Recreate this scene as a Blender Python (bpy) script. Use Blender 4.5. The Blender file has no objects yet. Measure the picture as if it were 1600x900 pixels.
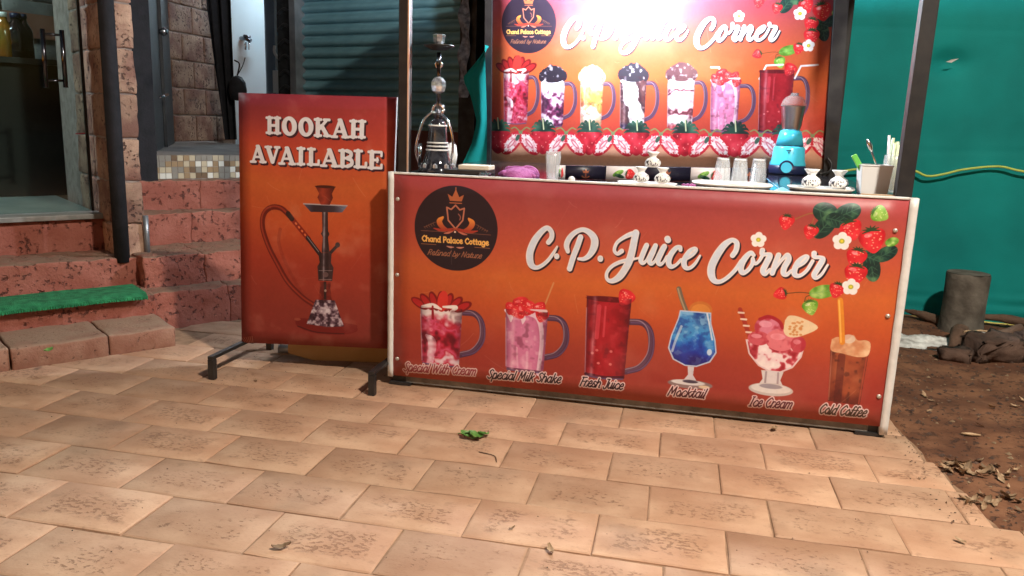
import bpy, math, random
import numpy as np
from mathutils import Vector, Matrix, noise as mnoise

random.seed(7)
SC = bpy.context.scene
COL = SC.collection

# ------------------------------------------------------------------ camera
F_PX = 1250.0                                   # focal length for a 1600 px wide frame
YAW, PITCH, ROLL = -0.2147, 0.2040, 0.0350
CAM = np.array([1.119, -2.897, 1.047])
_f = np.array([math.sin(YAW) * math.cos(PITCH), math.cos(YAW) * math.cos(PITCH), -math.sin(PITCH)])
_r = np.array([math.cos(YAW), -math.sin(YAW), 0.0])
_u = np.cross(_r, _f)
_r, _u = math.cos(ROLL) * _r + math.sin(ROLL) * _u, -math.sin(ROLL) * _r + math.cos(ROLL) * _u
cd = bpy.data.cameras.new("camera")
cd.sensor_width = 36.0
cd.lens = 36.0 * F_PX / 1600.0
cd.clip_start, cd.clip_end = 0.02, 300.0
cam = bpy.data.objects.new("camera", cd)
COL.objects.link(cam)
cam.matrix_world = Matrix(((_r[0], _u[0], -_f[0], CAM[0]), (_r[1], _u[1], -_f[1], CAM[1]), (_r[2], _u[2], -_f[2], CAM[2]), (0, 0, 0, 1)))
SC.camera = cam

# ------------------------------------------------------------------ sky and exposure (night)
W = bpy.data.worlds.new("World")
SC.world = W
W.use_nodes = True
nt = W.node_tree
sky = nt.nodes.new("ShaderNodeTexSky")
sky.sky_type = 'NISHITA'
sky.sun_disc = False
sky.sun_elevation = math.radians(1.0)
sky.sun_rotation = math.radians(200)
nt.links.new(sky.outputs[0], nt.nodes["Background"].inputs[0])
nt.nodes["Background"].inputs[1].default_value = 0.15
SC.view_settings.view_transform = 'Standard'
SC.view_settings.look = 'None'
SC.view_settings.exposure = 0.0
SC.view_settings.gamma = 1.0
SC.view_settings.use_curve_mapping = False
SC.cycles.max_bounces = 8

STREET_POS = (2.75, -2.25, 4.05)
STREET_POWER = 395.0
BULB_POWER = 135.0




# ------------------------------------------------------------------ survey helper: points on planes of the place
def _ray(x, y):
    return _f + _r * (x - 800) / F_PX - _u * (y - 450) / F_PX


def atY(x, y, Y):
    d = _ray(x, y); t = (Y - CAM[1]) / d[1]
    return Vector(CAM + t * d)


def atZ(x, y, Z=0.0):
    d = _ray(x, y); t = (Z - CAM[2]) / d[2]
    return Vector(CAM + t * d)


# ------------------------------------------------------------------ materials
def srgb(r, g, b):
    f = lambda c: (c / 255 / 12.92) if c / 255 <= 0.04045 else ((c / 255 + 0.055) / 1.055) ** 2.4
    return (f(r), f(g), f(b), 1.0)


def mat(name, c1, c2=None, rough=0.6, metal=0.0, scale=8.0, bump=0.0, bscale=None, detail=6.0, spec=0.5,
        rnd=0.0, trans=0.0, alpha=1.0, ior=1.45, coords='Object', rough2=None, emit=None, estr=0.0, coat=0.0):
    m = bpy.data.materials.new(name)
    m.use_nodes = True
    n = m.node_tree.nodes; L = m.node_tree.links
    p = n["Principled BSDF"]
    p.inputs["Roughness"].default_value = rough
    p.inputs["Metallic"].default_value = metal
    p.inputs["Specular IOR Level"].default_value = spec
    p.inputs["Transmission Weight"].default_value = trans
    p.inputs["Alpha"].default_value = alpha
    p.inputs["IOR"].default_value = ior
    p.inputs["Coat Weight"].default_value = coat
    c1 = tuple(c1[:3]) + (1,)
    p.inputs["Base Color"].default_value = c1
    if emit:
        p.inputs["Emission Color"].default_value = tuple(emit[:3]) + (1,)
        p.inputs["Emission Strength"].default_value = estr
    tc = n.new("ShaderNodeTexCoord")
    out = None
    if c2 is not None:
        nz = n.new("ShaderNodeTexNoise"); nz.inputs["Scale"].default_value = scale; nz.inputs["Detail"].default_value = detail
        L.new(tc.outputs[coords], nz.inputs["Vector"])
        rp = n.new("ShaderNodeValToRGB")
        rp.color_ramp.elements[0].position = 0.35; rp.color_ramp.elements[1].position = 0.68
        rp.color_ramp.elements[0].color = c1
        rp.color_ramp.elements[1].color = tuple(c2[:3]) + (1,)
        L.new(nz.outputs["Fac"], rp.inputs["Fac"])
        out = rp.outputs["Color"]
        if rough2 is not None:
            mr = n.new("ShaderNodeMapRange"); mr.inputs["To Min"].default_value = rough; mr.inputs["To Max"].default_value = rough2
            L.new(nz.outputs["Fac"], mr.inputs["Value"]); L.new(mr.outputs[0], p.inputs["Roughness"])
    if rnd > 0:
        oi = n.new("ShaderNodeObjectInfo")
        hv = n.new("ShaderNodeHueSaturation")
        mr = n.new("ShaderNodeMapRange"); mr.inputs["To Min"].default_value = 1 - rnd; mr.inputs["To Max"].default_value = 1 + rnd
        L.new(oi.outputs["Random"], mr.inputs["Value"]); L.new(mr.outputs[0], hv.inputs["Value"])
        if out is None:
            hv.inputs["Color"].default_value = c1
        else:
            L.new(out, hv.inputs["Color"])
        out = hv.outputs["Color"]
    if out is not None:
        L.new(out, p.inputs["Base Color"])
    if bump > 0:
        b = n.new("ShaderNodeBump"); b.inputs["Strength"].default_value = bump; b.inputs["Distance"].default_value = 0.01
        nb = n.new("ShaderNodeTexNoise"); nb.inputs["Scale"].default_value = bscale or scale * 4; nb.inputs["Detail"].default_value = 8
        L.new(tc.outputs[coords], nb.inputs["Vector"]); L.new(nb.outputs["Fac"], b.inputs["Height"])
        L.new(b.outputs[0], p.inputs["Normal"])
    return m


def pitted(name, base, light, dark, rnd=0.12, pit_scale=70, pit_amt=0.55, rough=0.75, mask_margin=None, stretch=(1, 1, 1), bump=0.6, bdist=.006, dust=None, pit_lo=.60, clus_lo=.42, stain=False):
    """Laterite: broad colour drift, dark pits in clusters, fine grain."""
    m = bpy.data.materials.new(name); m.use_nodes = True
    n = m.node_tree.nodes; L = m.node_tree.links
    p = n["Principled BSDF"]; p.inputs["Roughness"].default_value = rough
    tc = n.new("ShaderNodeTexCoord"); oi = n.new("ShaderNodeObjectInfo")
    off = n.new("ShaderNodeVectorMath"); off.operation = 'ADD'
    sc = n.new("ShaderNodeVectorMath"); sc.operation = 'SCALE'; sc.inputs[0].default_value = (13.1, 7.7, 3.3)
    L.new(oi.outputs["Random"], sc.inputs["Scale"])
    L.new(tc.outputs["Object"], off.inputs[0]); L.new(sc.outputs[0], off.inputs[1])
    st = n.new("ShaderNodeVectorMath"); st.operation = 'MULTIPLY'; st.inputs[1].default_value = stretch
    L.new(off.outputs[0], st.inputs[0])
    V = st.outputs[0]

    def noise(s, d=5.0, r=0.55):
        x = n.new("ShaderNodeTexNoise"); x.inputs["Scale"].default_value = s; x.inputs["Detail"].default_value = d
        x.inputs["Roughness"].default_value = r
        L.new(V, x.inputs["Vector"]); return x.outputs["Fac"]

    def rng(v, a, b, c=0.0, d=1.0):
        x = n.new("ShaderNodeMapRange"); x.interpolation_type = 'SMOOTHSTEP'
        x.inputs["From Min"].default_value = a; x.inputs["From Max"].default_value = b
        x.inputs["To Min"].default_value = c; x.inputs["To Max"].default_value = d
        L.new(v, x.inputs["Value"]); return x.outputs[0]

    def mul(a, b, op='MULTIPLY'):
        x = n.new("ShaderNodeMath"); x.operation = op
        for i, v in enumerate((a, b)):
            if isinstance(v, (int, float)): x.inputs[i].default_value = v
            else: L.new(v, x.inputs[i])
        return x.outputs[0]

    def mix(f, a, b):
        x = n.new("ShaderNodeMix"); x.data_type = 'RGBA'
        L.new(f, x.inputs["Factor"])
        for i, v in ((6, a), (7, b)):
            if isinstance(v, tuple): x.inputs[i].default_value = v
            else: L.new(v, x.inputs[i])
        return x.outputs[2]

    col = mix(rng(noise(7, 6), 0.35, 0.7), base, light)
    col = mix(rng(noise(160, 3), 0.55, 0.8, 0, 0.35), col, dark)
    clus = rng(noise(9, 3), clus_lo, clus_lo + .16)
    jit = n.new("ShaderNodeMapRange"); jit.inputs["To Min"].default_value = -.05 if stain else -.01; jit.inputs["To Max"].default_value = .035 if stain else .01
    L.new(oi.outputs["Random"], jit.inputs["Value"])
    pits = rng(mul(noise(pit_scale, 3.0, 0.6), jit.outputs[0], 'ADD'), pit_lo, pit_lo + .07)
    pits = mul(pits, clus)
    if mask_margin:
        sx = n.new("ShaderNodeSeparateXYZ"); L.new(tc.outputs["Object"], sx.inputs[0])
        wob = mul(noise(14, 2), 0.05)
        ax = n.new("ShaderNodeMath"); ax.operation = 'ABSOLUTE'; L.new(sx.outputs[0], ax.inputs[0])
        ay = n.new("ShaderNodeMath"); ay.operation = 'ABSOLUTE'; L.new(sx.outputs[1], ay.inputs[0])
        mx = rng(mul(ax.outputs[0], wob, 'ADD'), mask_margin[0] - 0.012, mask_margin[0] + 0.012, 1, 0)
        my = rng(mul(ay.outputs[0], wob, 'ADD'), mask_margin[1] - 0.012, mask_margin[1] + 0.012, 1, 0)
        msk = mul(mx, my)
        pits = mul(pits, msk)
        col = mix(mul(msk, 0.14), col, (base[0] * 0.72, base[1] * 0.66, base[2] * 0.6, 1))
    col = mix(mul(pits, pit_amt), col, dark)
    if dust:
        geo = n.new("ShaderNodeNewGeometry"); sg = n.new("ShaderNodeSeparateXYZ"); L.new(geo.outputs["Normal"], sg.inputs[0])
        up = rng(sg.outputs[2], 0.45, 0.9)
        up = mul(up, rng(noise(11, 5), 0.25, 0.6, 0.35, 1.0))
        col = mix(up, col, dust)
    if stain:          # broad walked-in stains and reddish dust that run across several slabs
        g2 = n.new("ShaderNodeNewGeometry")
        def wn(sc_, d=4.0):
            x = n.new("ShaderNodeTexNoise"); x.inputs["Scale"].default_value = sc_; x.inputs["Detail"].default_value = d
            L.new(g2.outputs["Position"], x.inputs["Vector"]); return x.outputs["Fac"]
        col = mix(rng(wn(2.1), .48, .72, 0, .42), col, (.30, .145, .085, 1))
        col = mix(rng(wn(3.7, 6), .56, .74, 0, .45), col, (.26, .17, .115, 1))
        col = mix(rng(wn(26, 5), .60, .72, 0, .35), col, (.22, .12, .07, 1))
    hv = n.new("ShaderNodeHueSaturation")
    mr = n.new("ShaderNodeMapRange"); mr.inputs["To Min"].default_value = 1 - rnd; mr.inputs["To Max"].default_value = 1 + rnd
    L.new(oi.outputs["Random"], mr.inputs["Value"]); L.new(mr.outputs[0], hv.inputs["Value"]); L.new(col, hv.inputs["Color"])
    L.new(hv.outputs[0], p.inputs["Base Color"])
    h = mul(mul(pits, -1.0), mul(noise(55, 8, 0.65), 0.5), 'ADD')
    b = n.new("ShaderNodeBump"); b.inputs["Strength"].default_value = bump; b.inputs["Distance"].default_value = bdist
    L.new(h, b.inputs["Height"]); L.new(b.outputs[0], p.inputs["Normal"])
    return m


def image_mat(name, img, rough=0.42, bump=0.05, coat=0.0, spec=0.4):
    m = bpy.data.materials.new(name); m.use_nodes = True
    n = m.node_tree.nodes; L = m.node_tree.links
    p = n["Principled BSDF"]; p.inputs["Roughness"].default_value = rough
    p.inputs["Specular IOR Level"].default_value = spec
    t = n.new("ShaderNodeTexImage"); t.image = img; t.extension = 'EXTEND'
    L.new(t.outputs[0], p.inputs["Base Color"])
    tc = n.new("ShaderNodeTexCoord")
    nz = n.new("ShaderNodeTexNoise"); nz.inputs["Scale"].default_value = 5; nz.inputs["Detail"].default_value = 3
    L.new(tc.outputs["Object"], nz.inputs["Vector"])
    b = n.new("ShaderNodeBump"); b.inputs["Strength"].default_value = bump; b.inputs["Distance"].default_value = 0.05
    L.new(nz.outputs["Fac"], b.inputs["Height"]); L.new(b.outputs[0], p.inputs["Normal"])
    return m


# ------------------------------------------------------------------ printed art: small vector rasteriser
def catmull(pts, n=8):
    P = np.array(pts, float)
    if len(P) < 3: return P
    Q = np.vstack([2 * P[0] - P[1], P, 2 * P[-1] - P[-2]])
    out = []
    for i in range(1, len(Q) - 2):
        a, b, c, d = Q[i - 1], Q[i], Q[i + 1], Q[i + 2]
        for k in range(n):
            t = k / n
            out.append(0.5 * (2 * b + (c - a) * t + (2 * a - 5 * b + 4 * c - d) * t * t + (3 * b - a - 3 * c + d) * t ** 3))
    out.append(P[-1])
    return np.array(out)


class Art:
    def __init__(s, w, h, res):
        s.w, s.h, s.s = w, h, res
        s.W, s.H = int(w * res), int(h * res)
        yy, xx = np.mgrid[0:s.H, 0:s.W].astype(np.float32)
        s.X, s.Y = (xx + 0.5) / res, (yy + 0.5) / res
        s.img = np.zeros((s.H, s.W, 3), np.float32)
        s.rng = np.random.default_rng(5)

    def win(s, x0, y0, x1, y1):
        a = max(0, int((x0) * s.s) - 2); b = min(s.W, int((x1) * s.s) + 3)
        c = max(0, int((y0) * s.s) - 2); d = min(s.H, int((y1) * s.s) + 3)
        if b <= a or d <= c: return None
        return (slice(c, d), slice(a, b))

    def blank(s): return np.zeros((s.H, s.W), np.float32)

    def stroke(s, pts, w=None, m=None, smooth=True, grow=0.0, off=(0, 0)):
        """pts (x,y[,width])"""
        if m is None: m = s.blank()
        P = np.array([(p[0] + off[0], p[1] + off[1], (p[2] if len(p) > 2 else w)) for p in pts], float)
        if len(P) == 1: P = np.vstack([P, P])
        if smooth: P = catmull(P)
        for a, b in zip(P[:-1], P[1:]):
            r = max(a[2], b[2]) / 2 + grow + 1.5 / s.s
            w_ = s.win(min(a[0], b[0]) - r, min(a[1], b[1]) - r, max(a[0], b[0]) + r, max(a[1], b[1]) + r)
            if w_ is None: continue
            X, Y = s.X[w_], s.Y[w_]
            dx, dy = b[0] - a[0], b[1] - a[1]
            L2 = dx * dx + dy * dy + 1e-9
            t = np.clip(((X - a[0]) * dx + (Y - a[1]) * dy) / L2, 0, 1)
            d = np.hypot(X - a[0] - t * dx, Y - a[1] - t * dy) - ((a[2] + t * (b[2] - a[2])) / 2 + grow)
            m[w_] = np.maximum(m[w_], np.clip(0.5 - d * s.s, 0, 1))
        return m

    def poly(s, pts, m=None, smooth=False):
        if m is None: m = s.blank()
        P = np.array(pts, float)
        if smooth: P = catmull(np.vstack([P, P[:1]]), 6)[:-1]
        w_ = s.win(P[:, 0].min(), P[:, 1].min(), P[:, 0].max(), P[:, 1].max())
        if w_ is None: return m
        acc = np.zeros(s.X[w_].shape, np.float32)
        for ox, oy in ((-.25, -.25), (.25, -.25), (-.25, .25), (.25, .25)):
            X, Y = s.X[w_] + ox / s.s, s.Y[w_] + oy / s.s
            ins = np.zeros(X.shape, bool)
            for (x0, y0), (x1, y1) in zip(P, np.roll(P, -1, 0)):
                if y0 == y1: continue
                c = ((y0 > Y) != (y1 > Y)) & (X < (x1 - x0) * (Y - y0) / (y1 - y0) + x0)
                ins ^= c
            acc += ins * 0.25
        m[w_] = np.maximum(m[w_], acc)
        return m

    def ell(s, cx, cy, rx, ry, rot=0.0, m=None):
        if m is None: m = s.blank()
        r = max(rx, ry)
        w_ = s.win(cx - r, cy - r, cx + r, cy + r)
        if w_ is None: return m
        X, Y = s.X[w_] - cx, s.Y[w_] - cy
        c, q = math.cos(rot), math.sin(rot)
        u, v = (X * c + Y * q) / rx, (-X * q + Y * c) / ry
        d = (np.hypot(u, v) - 1) * min(rx, ry)
        m[w_] = np.maximum(m[w_], np.clip(0.5 - d * s.s, 0, 1))
        return m

    def paint(s, m, col, a=1.0):
        ys, xs = np.where(m.any(1))[0], np.where(m.any(0))[0]
        if len(ys) == 0: return
        w_ = (slice(ys[0], ys[-1] + 1), slice(xs[0], xs[-1] + 1))
        k = (m[w_] * a)[..., None]
        c = col[w_] if isinstance(col, np.ndarray) and col.ndim == 3 else np.array(col, np.float32) / 255
        s.img[w_] = s.img[w_] * (1 - k) + c * k

    def noise(s, cell, octv=3, seed=0):
        out = s.blank(); amp = 1.0; tot = 0
        g = np.random.default_rng(seed)
        for o in range(octv):
            c = cell / 2 ** o
            nx, ny = int(s.w / c) + 3, int(s.h / c) + 3
            G = g.random((ny, nx)).astype(np.float32)
            fx, fy = s.X / c, s.Y / c
            ix, iy = fx.astype(int), fy.astype(int)
            tx, ty = fx - ix, fy - iy
            tx, ty = tx * tx * (3 - 2 * tx), ty * ty * (3 - 2 * ty)
            out += amp * ((G[iy, ix] * (1 - tx) + G[iy, ix + 1] * tx) * (1 - ty) + (G[iy + 1, ix] * (1 - tx) + G[iy + 1, ix + 1] * tx) * ty)
            tot += amp; amp *= 0.5
        return out / tot

    def ramp(s, t, stops):
        t = np.clip(t, 0, 1)
        xs = [q[0] for q in stops]
        return np.stack([np.interp(t, xs, [q[1][i] / 255 for q in stops]) for i in range(3)], -1).astype(np.float32)

    def wear(s, seed):
        # handling marks on the print: grain, dust blotches, a few dry scuffs
        n1, n2 = s.noise(s.w * .12, 4, seed), s.noise(9, 2, seed + 1)
        s.img *= (1 + .10 * (n1 - .5) + .05 * (n2 - .5))[..., None]
        g = np.random.default_rng(seed)
        for _ in range(26):
            x, y, a, l = g.uniform(0, s.w), g.uniform(0, s.h), g.uniform(0, 3.1), g.uniform(20, 110)
            s.paint(s.stroke([(x, y), (x + l * .5 * math.cos(a), y + l * .5 * math.sin(a) + 4), (x + l * math.cos(a), y + l * math.sin(a))], w=2.2), (222, 190, 170), g.uniform(.06, .2))
        s.paint(np.clip((n1 - .60) * 4, 0, 1), (196, 160, 140), .22)
        s.img[:] = np.clip(s.img, 0, 1)

    def image(s, name):
        im = bpy.data.images.new(name, s.W, s.H)
        px = np.ones((s.H, s.W, 4), np.float32)
        px[..., :3] = s.img[::-1]
        im.pixels.foreach_set(px.ravel())
        im.update(); im.pack()
        return im


TITLE = [[(615,225,18),(626,208,18),(625,186,18),(608,172,18),(586,188,22),(562,222,26),(547,262,27),(546,292,27),(554,315,24),(572,323,16),(593,314,14),(616,293,13),(635,265,12),(649,239,7)],[(649,274,19),(649,276,19)],[(735,198,20),(725,232,21),(712,271,21),(700,318,20)],[(690,254,15),(684,231,20),(693,205,20),(714,182,18),(742,170,17),(769,180,22),(787,202,27),(787,231,27),(773,261,21),(753,277,15),(732,279,10)],[(813,271,20),(813,274,20)],[(890,239,17),(875,250,13),(863,238,12),(870,211,12),(893,190,14),(920,175,17),(942,167,11)],[(937,170,25),(933,199,25),(928,236,26),(920,272,27),(906,305,26),(887,335,25),(862,352,18),(843,347,13),(840,324,12),(856,299,13),(884,281,14),(914,271,14),(937,265,9),(955,259,7),(964,248,9)],[(979,212,18),(970,237,19),(962,266,18),(969,278,14),(982,267,10),(994,241,10),(1008,214,14)],[(1011,211,17),(1003,237,19),(993,267,18),(1001,278,14),(1014,265,10),(1025,239,10),(1037,215,13)],[(1043,212,19),(1034,235,19),(1024,266,18),(1032,278,14),(1044,269,10),(1055,248,10)],[(1052,184,22),(1054,188,22)],[(1101,221,13),(1099,211,14),(1084,216,17),(1067,242,20),(1062,268,20),(1071,283,17),(1088,277,11),(1106,256,11)],[(1117,255,13),(1143,236,14),(1157,218,11),(1150,212,12),(1132,226,17),(1117,258,20),(1122,281,18),(1138,284,13),(1156,267,11),(1172,237,7)],[(1285,228,18),(1295,208,18),(1295,183,18),(1278,174,16),(1254,192,23),(1231,230,27),(1216,271,27),(1217,302,26),(1229,323,20),(1250,325,15),(1275,307,14),(1299,278,14),(1317,246,15)],[(1357,222,13),(1345,215,16),(1326,239,21),(1317,267,21),(1324,287,18),(1341,278,14),(1355,254,14),(1355,234,12),(1364,252,11),(1377,242,11),(1387,220,13)],[(1385,203,18),(1386,217,15),(1409,215,13),(1411,224,21),(1401,252,21),(1394,274,21),(1402,286,15),(1417,269,11)],[(1441,216,18),(1434,244,20),(1426,281,18)],[(1431,268,12),(1453,233,12),(1470,214,16),(1476,229,20),(1465,257,20),(1464,278,19),(1475,283,14),(1490,267,11)],[(1499,257,13),(1527,237,14),(1539,217,12),(1529,215,13),(1510,235,19),(1500,263,20),(1503,281,18),(1520,283,13),(1541,263,12),(1557,229,12)],[(1559,202,18),(1561,214,14),(1584,215,13),(1589,224,20),(1576,255,20),(1567,277,19),(1575,287,13),(1592,272,10),(1608,239,7)]]

BOWL = [(.08,.45),(.3,.65),(.5,.33),(.3,0),(.08,.15)]
DBOW = [(.5,.45),(.28,.65),(.06,.33),(.28,0),(.5,.15)]
GL = {
 'a': (.66, [DBOW, [(.5,.64),(.5,.1),(.6,.0)]]), 'b': (.6, [[(.08,1),(.08,.02)], BOWL]), 'c': (.56, [[(.48,.52),(.28,.65),(.06,.33),(.28,0),(.5,.12)]]),
 'd': (.66, [DBOW, [(.5,1),(.5,.1),(.6,0)]]), 'e': (.58, [[(.08,.32),(.4,.36),(.42,.58),(.26,.66),(.06,.33),(.28,0),(.52,.13)]]),
 'f': (.46, [[(.42,.92),(.28,1.0),(.18,.8),(.18,-.02)], [(.03,.6),(.36,.6)]]), 'g': (.62, [DBOW, [(.5,.64),(.5,-.15),(.28,-.32),(.08,-.2)]]),
 'h': (.62, [[(.08,1),(.08,0)], [(.08,.4),(.3,.65),(.48,.48),(.48,.05),(.56,0)]]), 'i': (.28, [[(.1,.62),(.1,.05),(.18,0)], [(.1,.86),(.11,.88)]]),
 'k': (.56, [[(.08,1),(.08,0)], [(.42,.62),(.1,.28)], [(.2,.38),(.46,0)]]), 'l': (.28, [[(.1,1),(.1,.05),(.18,0)]]),
 'm': (.86, [[(.06,.64),(.06,0)], [(.06,.45),(.25,.65),(.38,.5),(.38,0)], [(.38,.45),(.57,.65),(.7,.5),(.7,.05),(.78,0)]]),
 'n': (.62, [[(.08,.64),(.08,0)], [(.08,.4),(.3,.65),(.48,.48),(.48,.05),(.56,0)]]),
 'o': (.6, [[(.28,.65),(.06,.33),(.28,0),(.5,.33),(.28,.65)]]), 'p': (.6, [[(.08,.64),(.08,-.32)], BOWL]),
 'r': (.44, [[(.06,.64),(.06,0)], [(.06,.42),(.2,.62),(.36,.58)]]), 's': (.5, [[(.42,.56),(.25,.66),(.1,.52),(.26,.34),(.42,.17),(.25,0),(.06,.1)]]),
 't': (.42, [[(.18,.9),(.18,.12),(.34,.02)], [(.02,.62),(.36,.62)]]), 'u': (.62, [[(.06,.64),(.06,.2),(.22,0),(.42,.15)], [(.46,.64),(.46,.08),(.56,0)]]),
 'y': (.54, [[(.06,.64),(.25,.05)], [(.48,.64),(.2,-.15),(.03,-.3)]]),
 'C': (.7, [[(.62,.82),(.38,1),(.06,.5),(.36,0),(.66,.18)]]), 'P': (.6, [[(.1,1),(.1,0)], [(.1,1),(.45,.95),(.5,.68),(.35,.48),(.1,.46)]]),
 'S': (.6, [[(.52,.86),(.3,1),(.1,.8),(.28,.55),(.5,.25),(.28,0),(.03,.15)]]), 'W': (.95, [[(.0,1),(.2,0)], [(.2,0),(.42,.8)], [(.42,.8),(.62,0)], [(.62,0),(.85,1)]]),
 'F': (.55, [[(.14,1),(.12,0)], [(0,.98),(.55,1)], [(.12,.52),(.42,.55)]]), 'J': (.56, [[(.18,1),(.5,1)], [(.42,1),(.42,.1),(.22,-.08),(.03,.12)]]),
 'M': (.88, [[(.05,0),(.15,1)], [(.15,1),(.4,.25)], [(.4,.25),(.65,1)], [(.65,1),(.75,0)]]), 'I': (.34, [[(.12,1),(.12,0)], [(0,1),(.25,1)], [(0,0),(.25,0)]]),
 'R': (.64, [[(.1,1),(.1,0)], [(.1,1),(.45,.95),(.5,.7),(.35,.5),(.1,.48)], [(.28,.48),(.56,0)]]), 'N': (.68, [[(.08,0),(.08,1)], [(.08,1),(.55,0)], [(.55,0),(.55,1)]]),
 ' ': (.36, []),
}


def text(A, s, x0, x1, base, cap, w, m=None, slant=0.0, grow=0.0, off=(0, 0), base1=None, link=False):
    if m is None: m = A.blank()
    prev = None
    tot = sum(GL[c][0] for c in s)
    kx = (x1 - x0) / tot
    x = 0.0
    for c in s:
        adv, st = GL[c]
        if link and c.islower() and prev and prev.islower():
            st = st + [[(-.12, .0), (-.02, .05), (.08, .36)]]
        prev = c
        for q in st:
            pts = []
            for (a, b) in q:
                X = x0 + (x + a) * kx + slant * b * cap
                f = (X - x0) / (x1 - x0)
                Y = (base if base1 is None else base + (base1 - base) * f) - b * cap
                pts.append((X, Y, w))
            A.stroke(pts, m=m, grow=grow, off=off)
        x += adv
    return m


def title(A, f):
    k = abs(f(100, 0)[0] - f(0, 0)[0]) / 100
    sh, ed, fi = A.blank(), A.blank(), A.blank()
    for st in TITLE:
        P = [(*f(x, y), w * k) for x, y, w in st]
        A.stroke(P, m=sh, off=(4.5 * k, 5 * k), grow=1.5)
        A.stroke(P, m=sh, off=(2 * k, 2.5 * k), grow=1.5)
        A.stroke(P, m=ed, grow=0.6)
        A.stroke(P, m=fi, grow=-3.2 * k)
    A.paint(sh, (34, 20, 34)); A.paint(ed, (228, 218, 218)); A.paint(fi, (203, 211, 226))


def berry(A, cx, cy, r, rot=0.0, seed=1, green=False, hull=True):
    c, q = math.cos(rot), math.sin(rot)
    T = lambda u, v: (cx + r * (u * c - v * q), cy + r * (u * q + v * c))
    P = [T(*p) for p in [(-.75,-.62),(0,-.8),(.75,-.62),(.95,-.15),(.6,.6),(0,1.1),(-.6,.6),(-.95,-.15)]]
    m = A.poly(P, smooth=True)
    n = A.noise(r * .5, 2, seed)
    lx = ((A.X - cx) * c + (A.Y - cy) * q) / r
    t = .55 + .35 * n - .3 * lx * lx
    col = A.ramp(t, [(0, (90, 10, 22)), (.5, (196, 26, 38)), (.8, (222, 52, 60)), (1, (240, 130, 130))]) if not green else \
        A.ramp(t, [(0, (40, 80, 20)), (.5, (96, 150, 44)), (1, (190, 215, 120))])
    A.paint(m, col)
    g = np.random.default_rng(seed)
    sd = A.blank()
    for _ in range(16):
        a, b = g.uniform(-.65, .65), g.uniform(-.55, .75)
        x, y = T(a, b); A.ell(x, y, r * .06, r * .045, m=sd)
    A.paint(sd * m, (240, 190, 150) if not green else (225, 235, 170), .8)
    hl = A.ell(*T(-.25, -.3), r * .28, r * .16, rot); A.paint(hl * n, (255, 225, 225), .8)
    if hull:
        h = A.blank()
        for k in range(7):
            a = -math.pi / 2 + (k - 3) * .55
            p0 = T(0, -.68); p1 = T(.62 * math.cos(a), -.68 + .42 * math.sin(a) + .12)
            A.stroke([(*p0, r * .2), (*p1, r * .06)], m=h)
        A.paint(h, (38, 66, 40) if not green else (60, 100, 36))


def leaf(A, cx, cy, a, b, rot, seed=1, col=None):
    m = A.ell(cx, cy, a, b, rot)
    n = A.noise(b * .9, 2, seed)
    st = col or [(0, (16, 34, 34)), (.6, (26, 58, 50)), (1, (90, 130, 90))]
    A.paint(m, A.ramp(n * 1.1, st))
    c, q = math.cos(rot), math.sin(rot)
    v = A.stroke([(cx - a * c, cy - a * q), (cx + a * c, cy + a * q)], w=b * .1)
    for k in (-.5, -.1, .3):
        for sg in (-1, 1):
            x, y = cx + a * k * c, cy + a * k * q
            A.stroke([(x, y), (x + a * .35 * c - sg * b * .6 * q, y + a * .35 * q + sg * b * .6 * c)], w=b * .07, m=v)
    A.paint(v * m, (120, 165, 100) if col else (70, 110, 84), .7)


def flower(A, cx, cy, r):
    m = A.blank()
    for k in range(5):
        a = k * 2 * math.pi / 5 - .3
        A.ell(cx + r * .55 * math.cos(a), cy + r * .55 * math.sin(a), r * .48, r * .48, m=m)
    A.paint(m, (228, 224, 222))
    A.paint(A.ell(cx, cy, r * .3, r * .28), (170, 170, 60)); A.paint(A.ell(cx, cy, r * .14, r * .14), (225, 200, 60))


LG = [(0, (60, 100, 26)), (.5, (110, 160, 60)), (1, (200, 220, 140))]


def vine(A, f, k):
    A.paint(A.stroke([f(1480, 90), f(1530, 66), f(1580, 62)], w=4 * k), (150, 100, 60))
    A.paint(A.stroke([f(1540, 105), f(1548, 75), f(1562, 65)], w=3 * k), (150, 100, 60))
    A.paint(A.stroke([f(1480, 350), f(1530, 342), f(1580, 345)], w=3 * k), (90, 60, 30))
    A.paint(A.stroke([f(1545, 375), f(1550, 355), f(1580, 346)], w=3 * k), (90, 60, 30))
    for x, y, a, b, r, sd in ((1582, 60, 44, 34, .35, 1), (1652, 58, 46, 32, -.5, 2), (1583, 108, 48, 30, -.95, 3), (1618, 84, 34, 26, .2, 4),
                              (1792, 188, 40, 24, -.6, 5), (1752, 238, 50, 28, 1.3, 6), (1744, 206, 34, 28, .3, 7)):
        leaf(A, *f(x, y), a * k, b * k, r, sd)
    leaf(A, *f(1806, 146), 22 * k, 15 * k, -.4, 3, LG)
    leaf(A, *f(1602, 334), 46 * k, 24 * k, -.25, 4, LG)
    for x, y, r, ro, gr, sd in ((1456, 97, 28, .1, 0, 1), (1540, 126, 27, .2, 0, 2), (1670, 110, 38, -.4, 0, 3), (1742, 140, 46, -.25, 0, 4), (1698, 204, 36, .2, 0, 5),
                                (1702, 262, 40, .1, 0, 6), (1648, 322, 29, .2, 0, 7), (1462, 352, 24, 1.2, 0, 8), (1754, 54, 30, -1.1, 1, 9), (1566, 390, 29, -.3, 1, 10)):
        berry(A, *f(x, y), r * k, ro, sd, bool(gr))
    for x, y, r in ((1368, 167, 27), (1645, 154, 31), (1692, 310, 29)): flower(A, *f(x, y), r * k)


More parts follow.
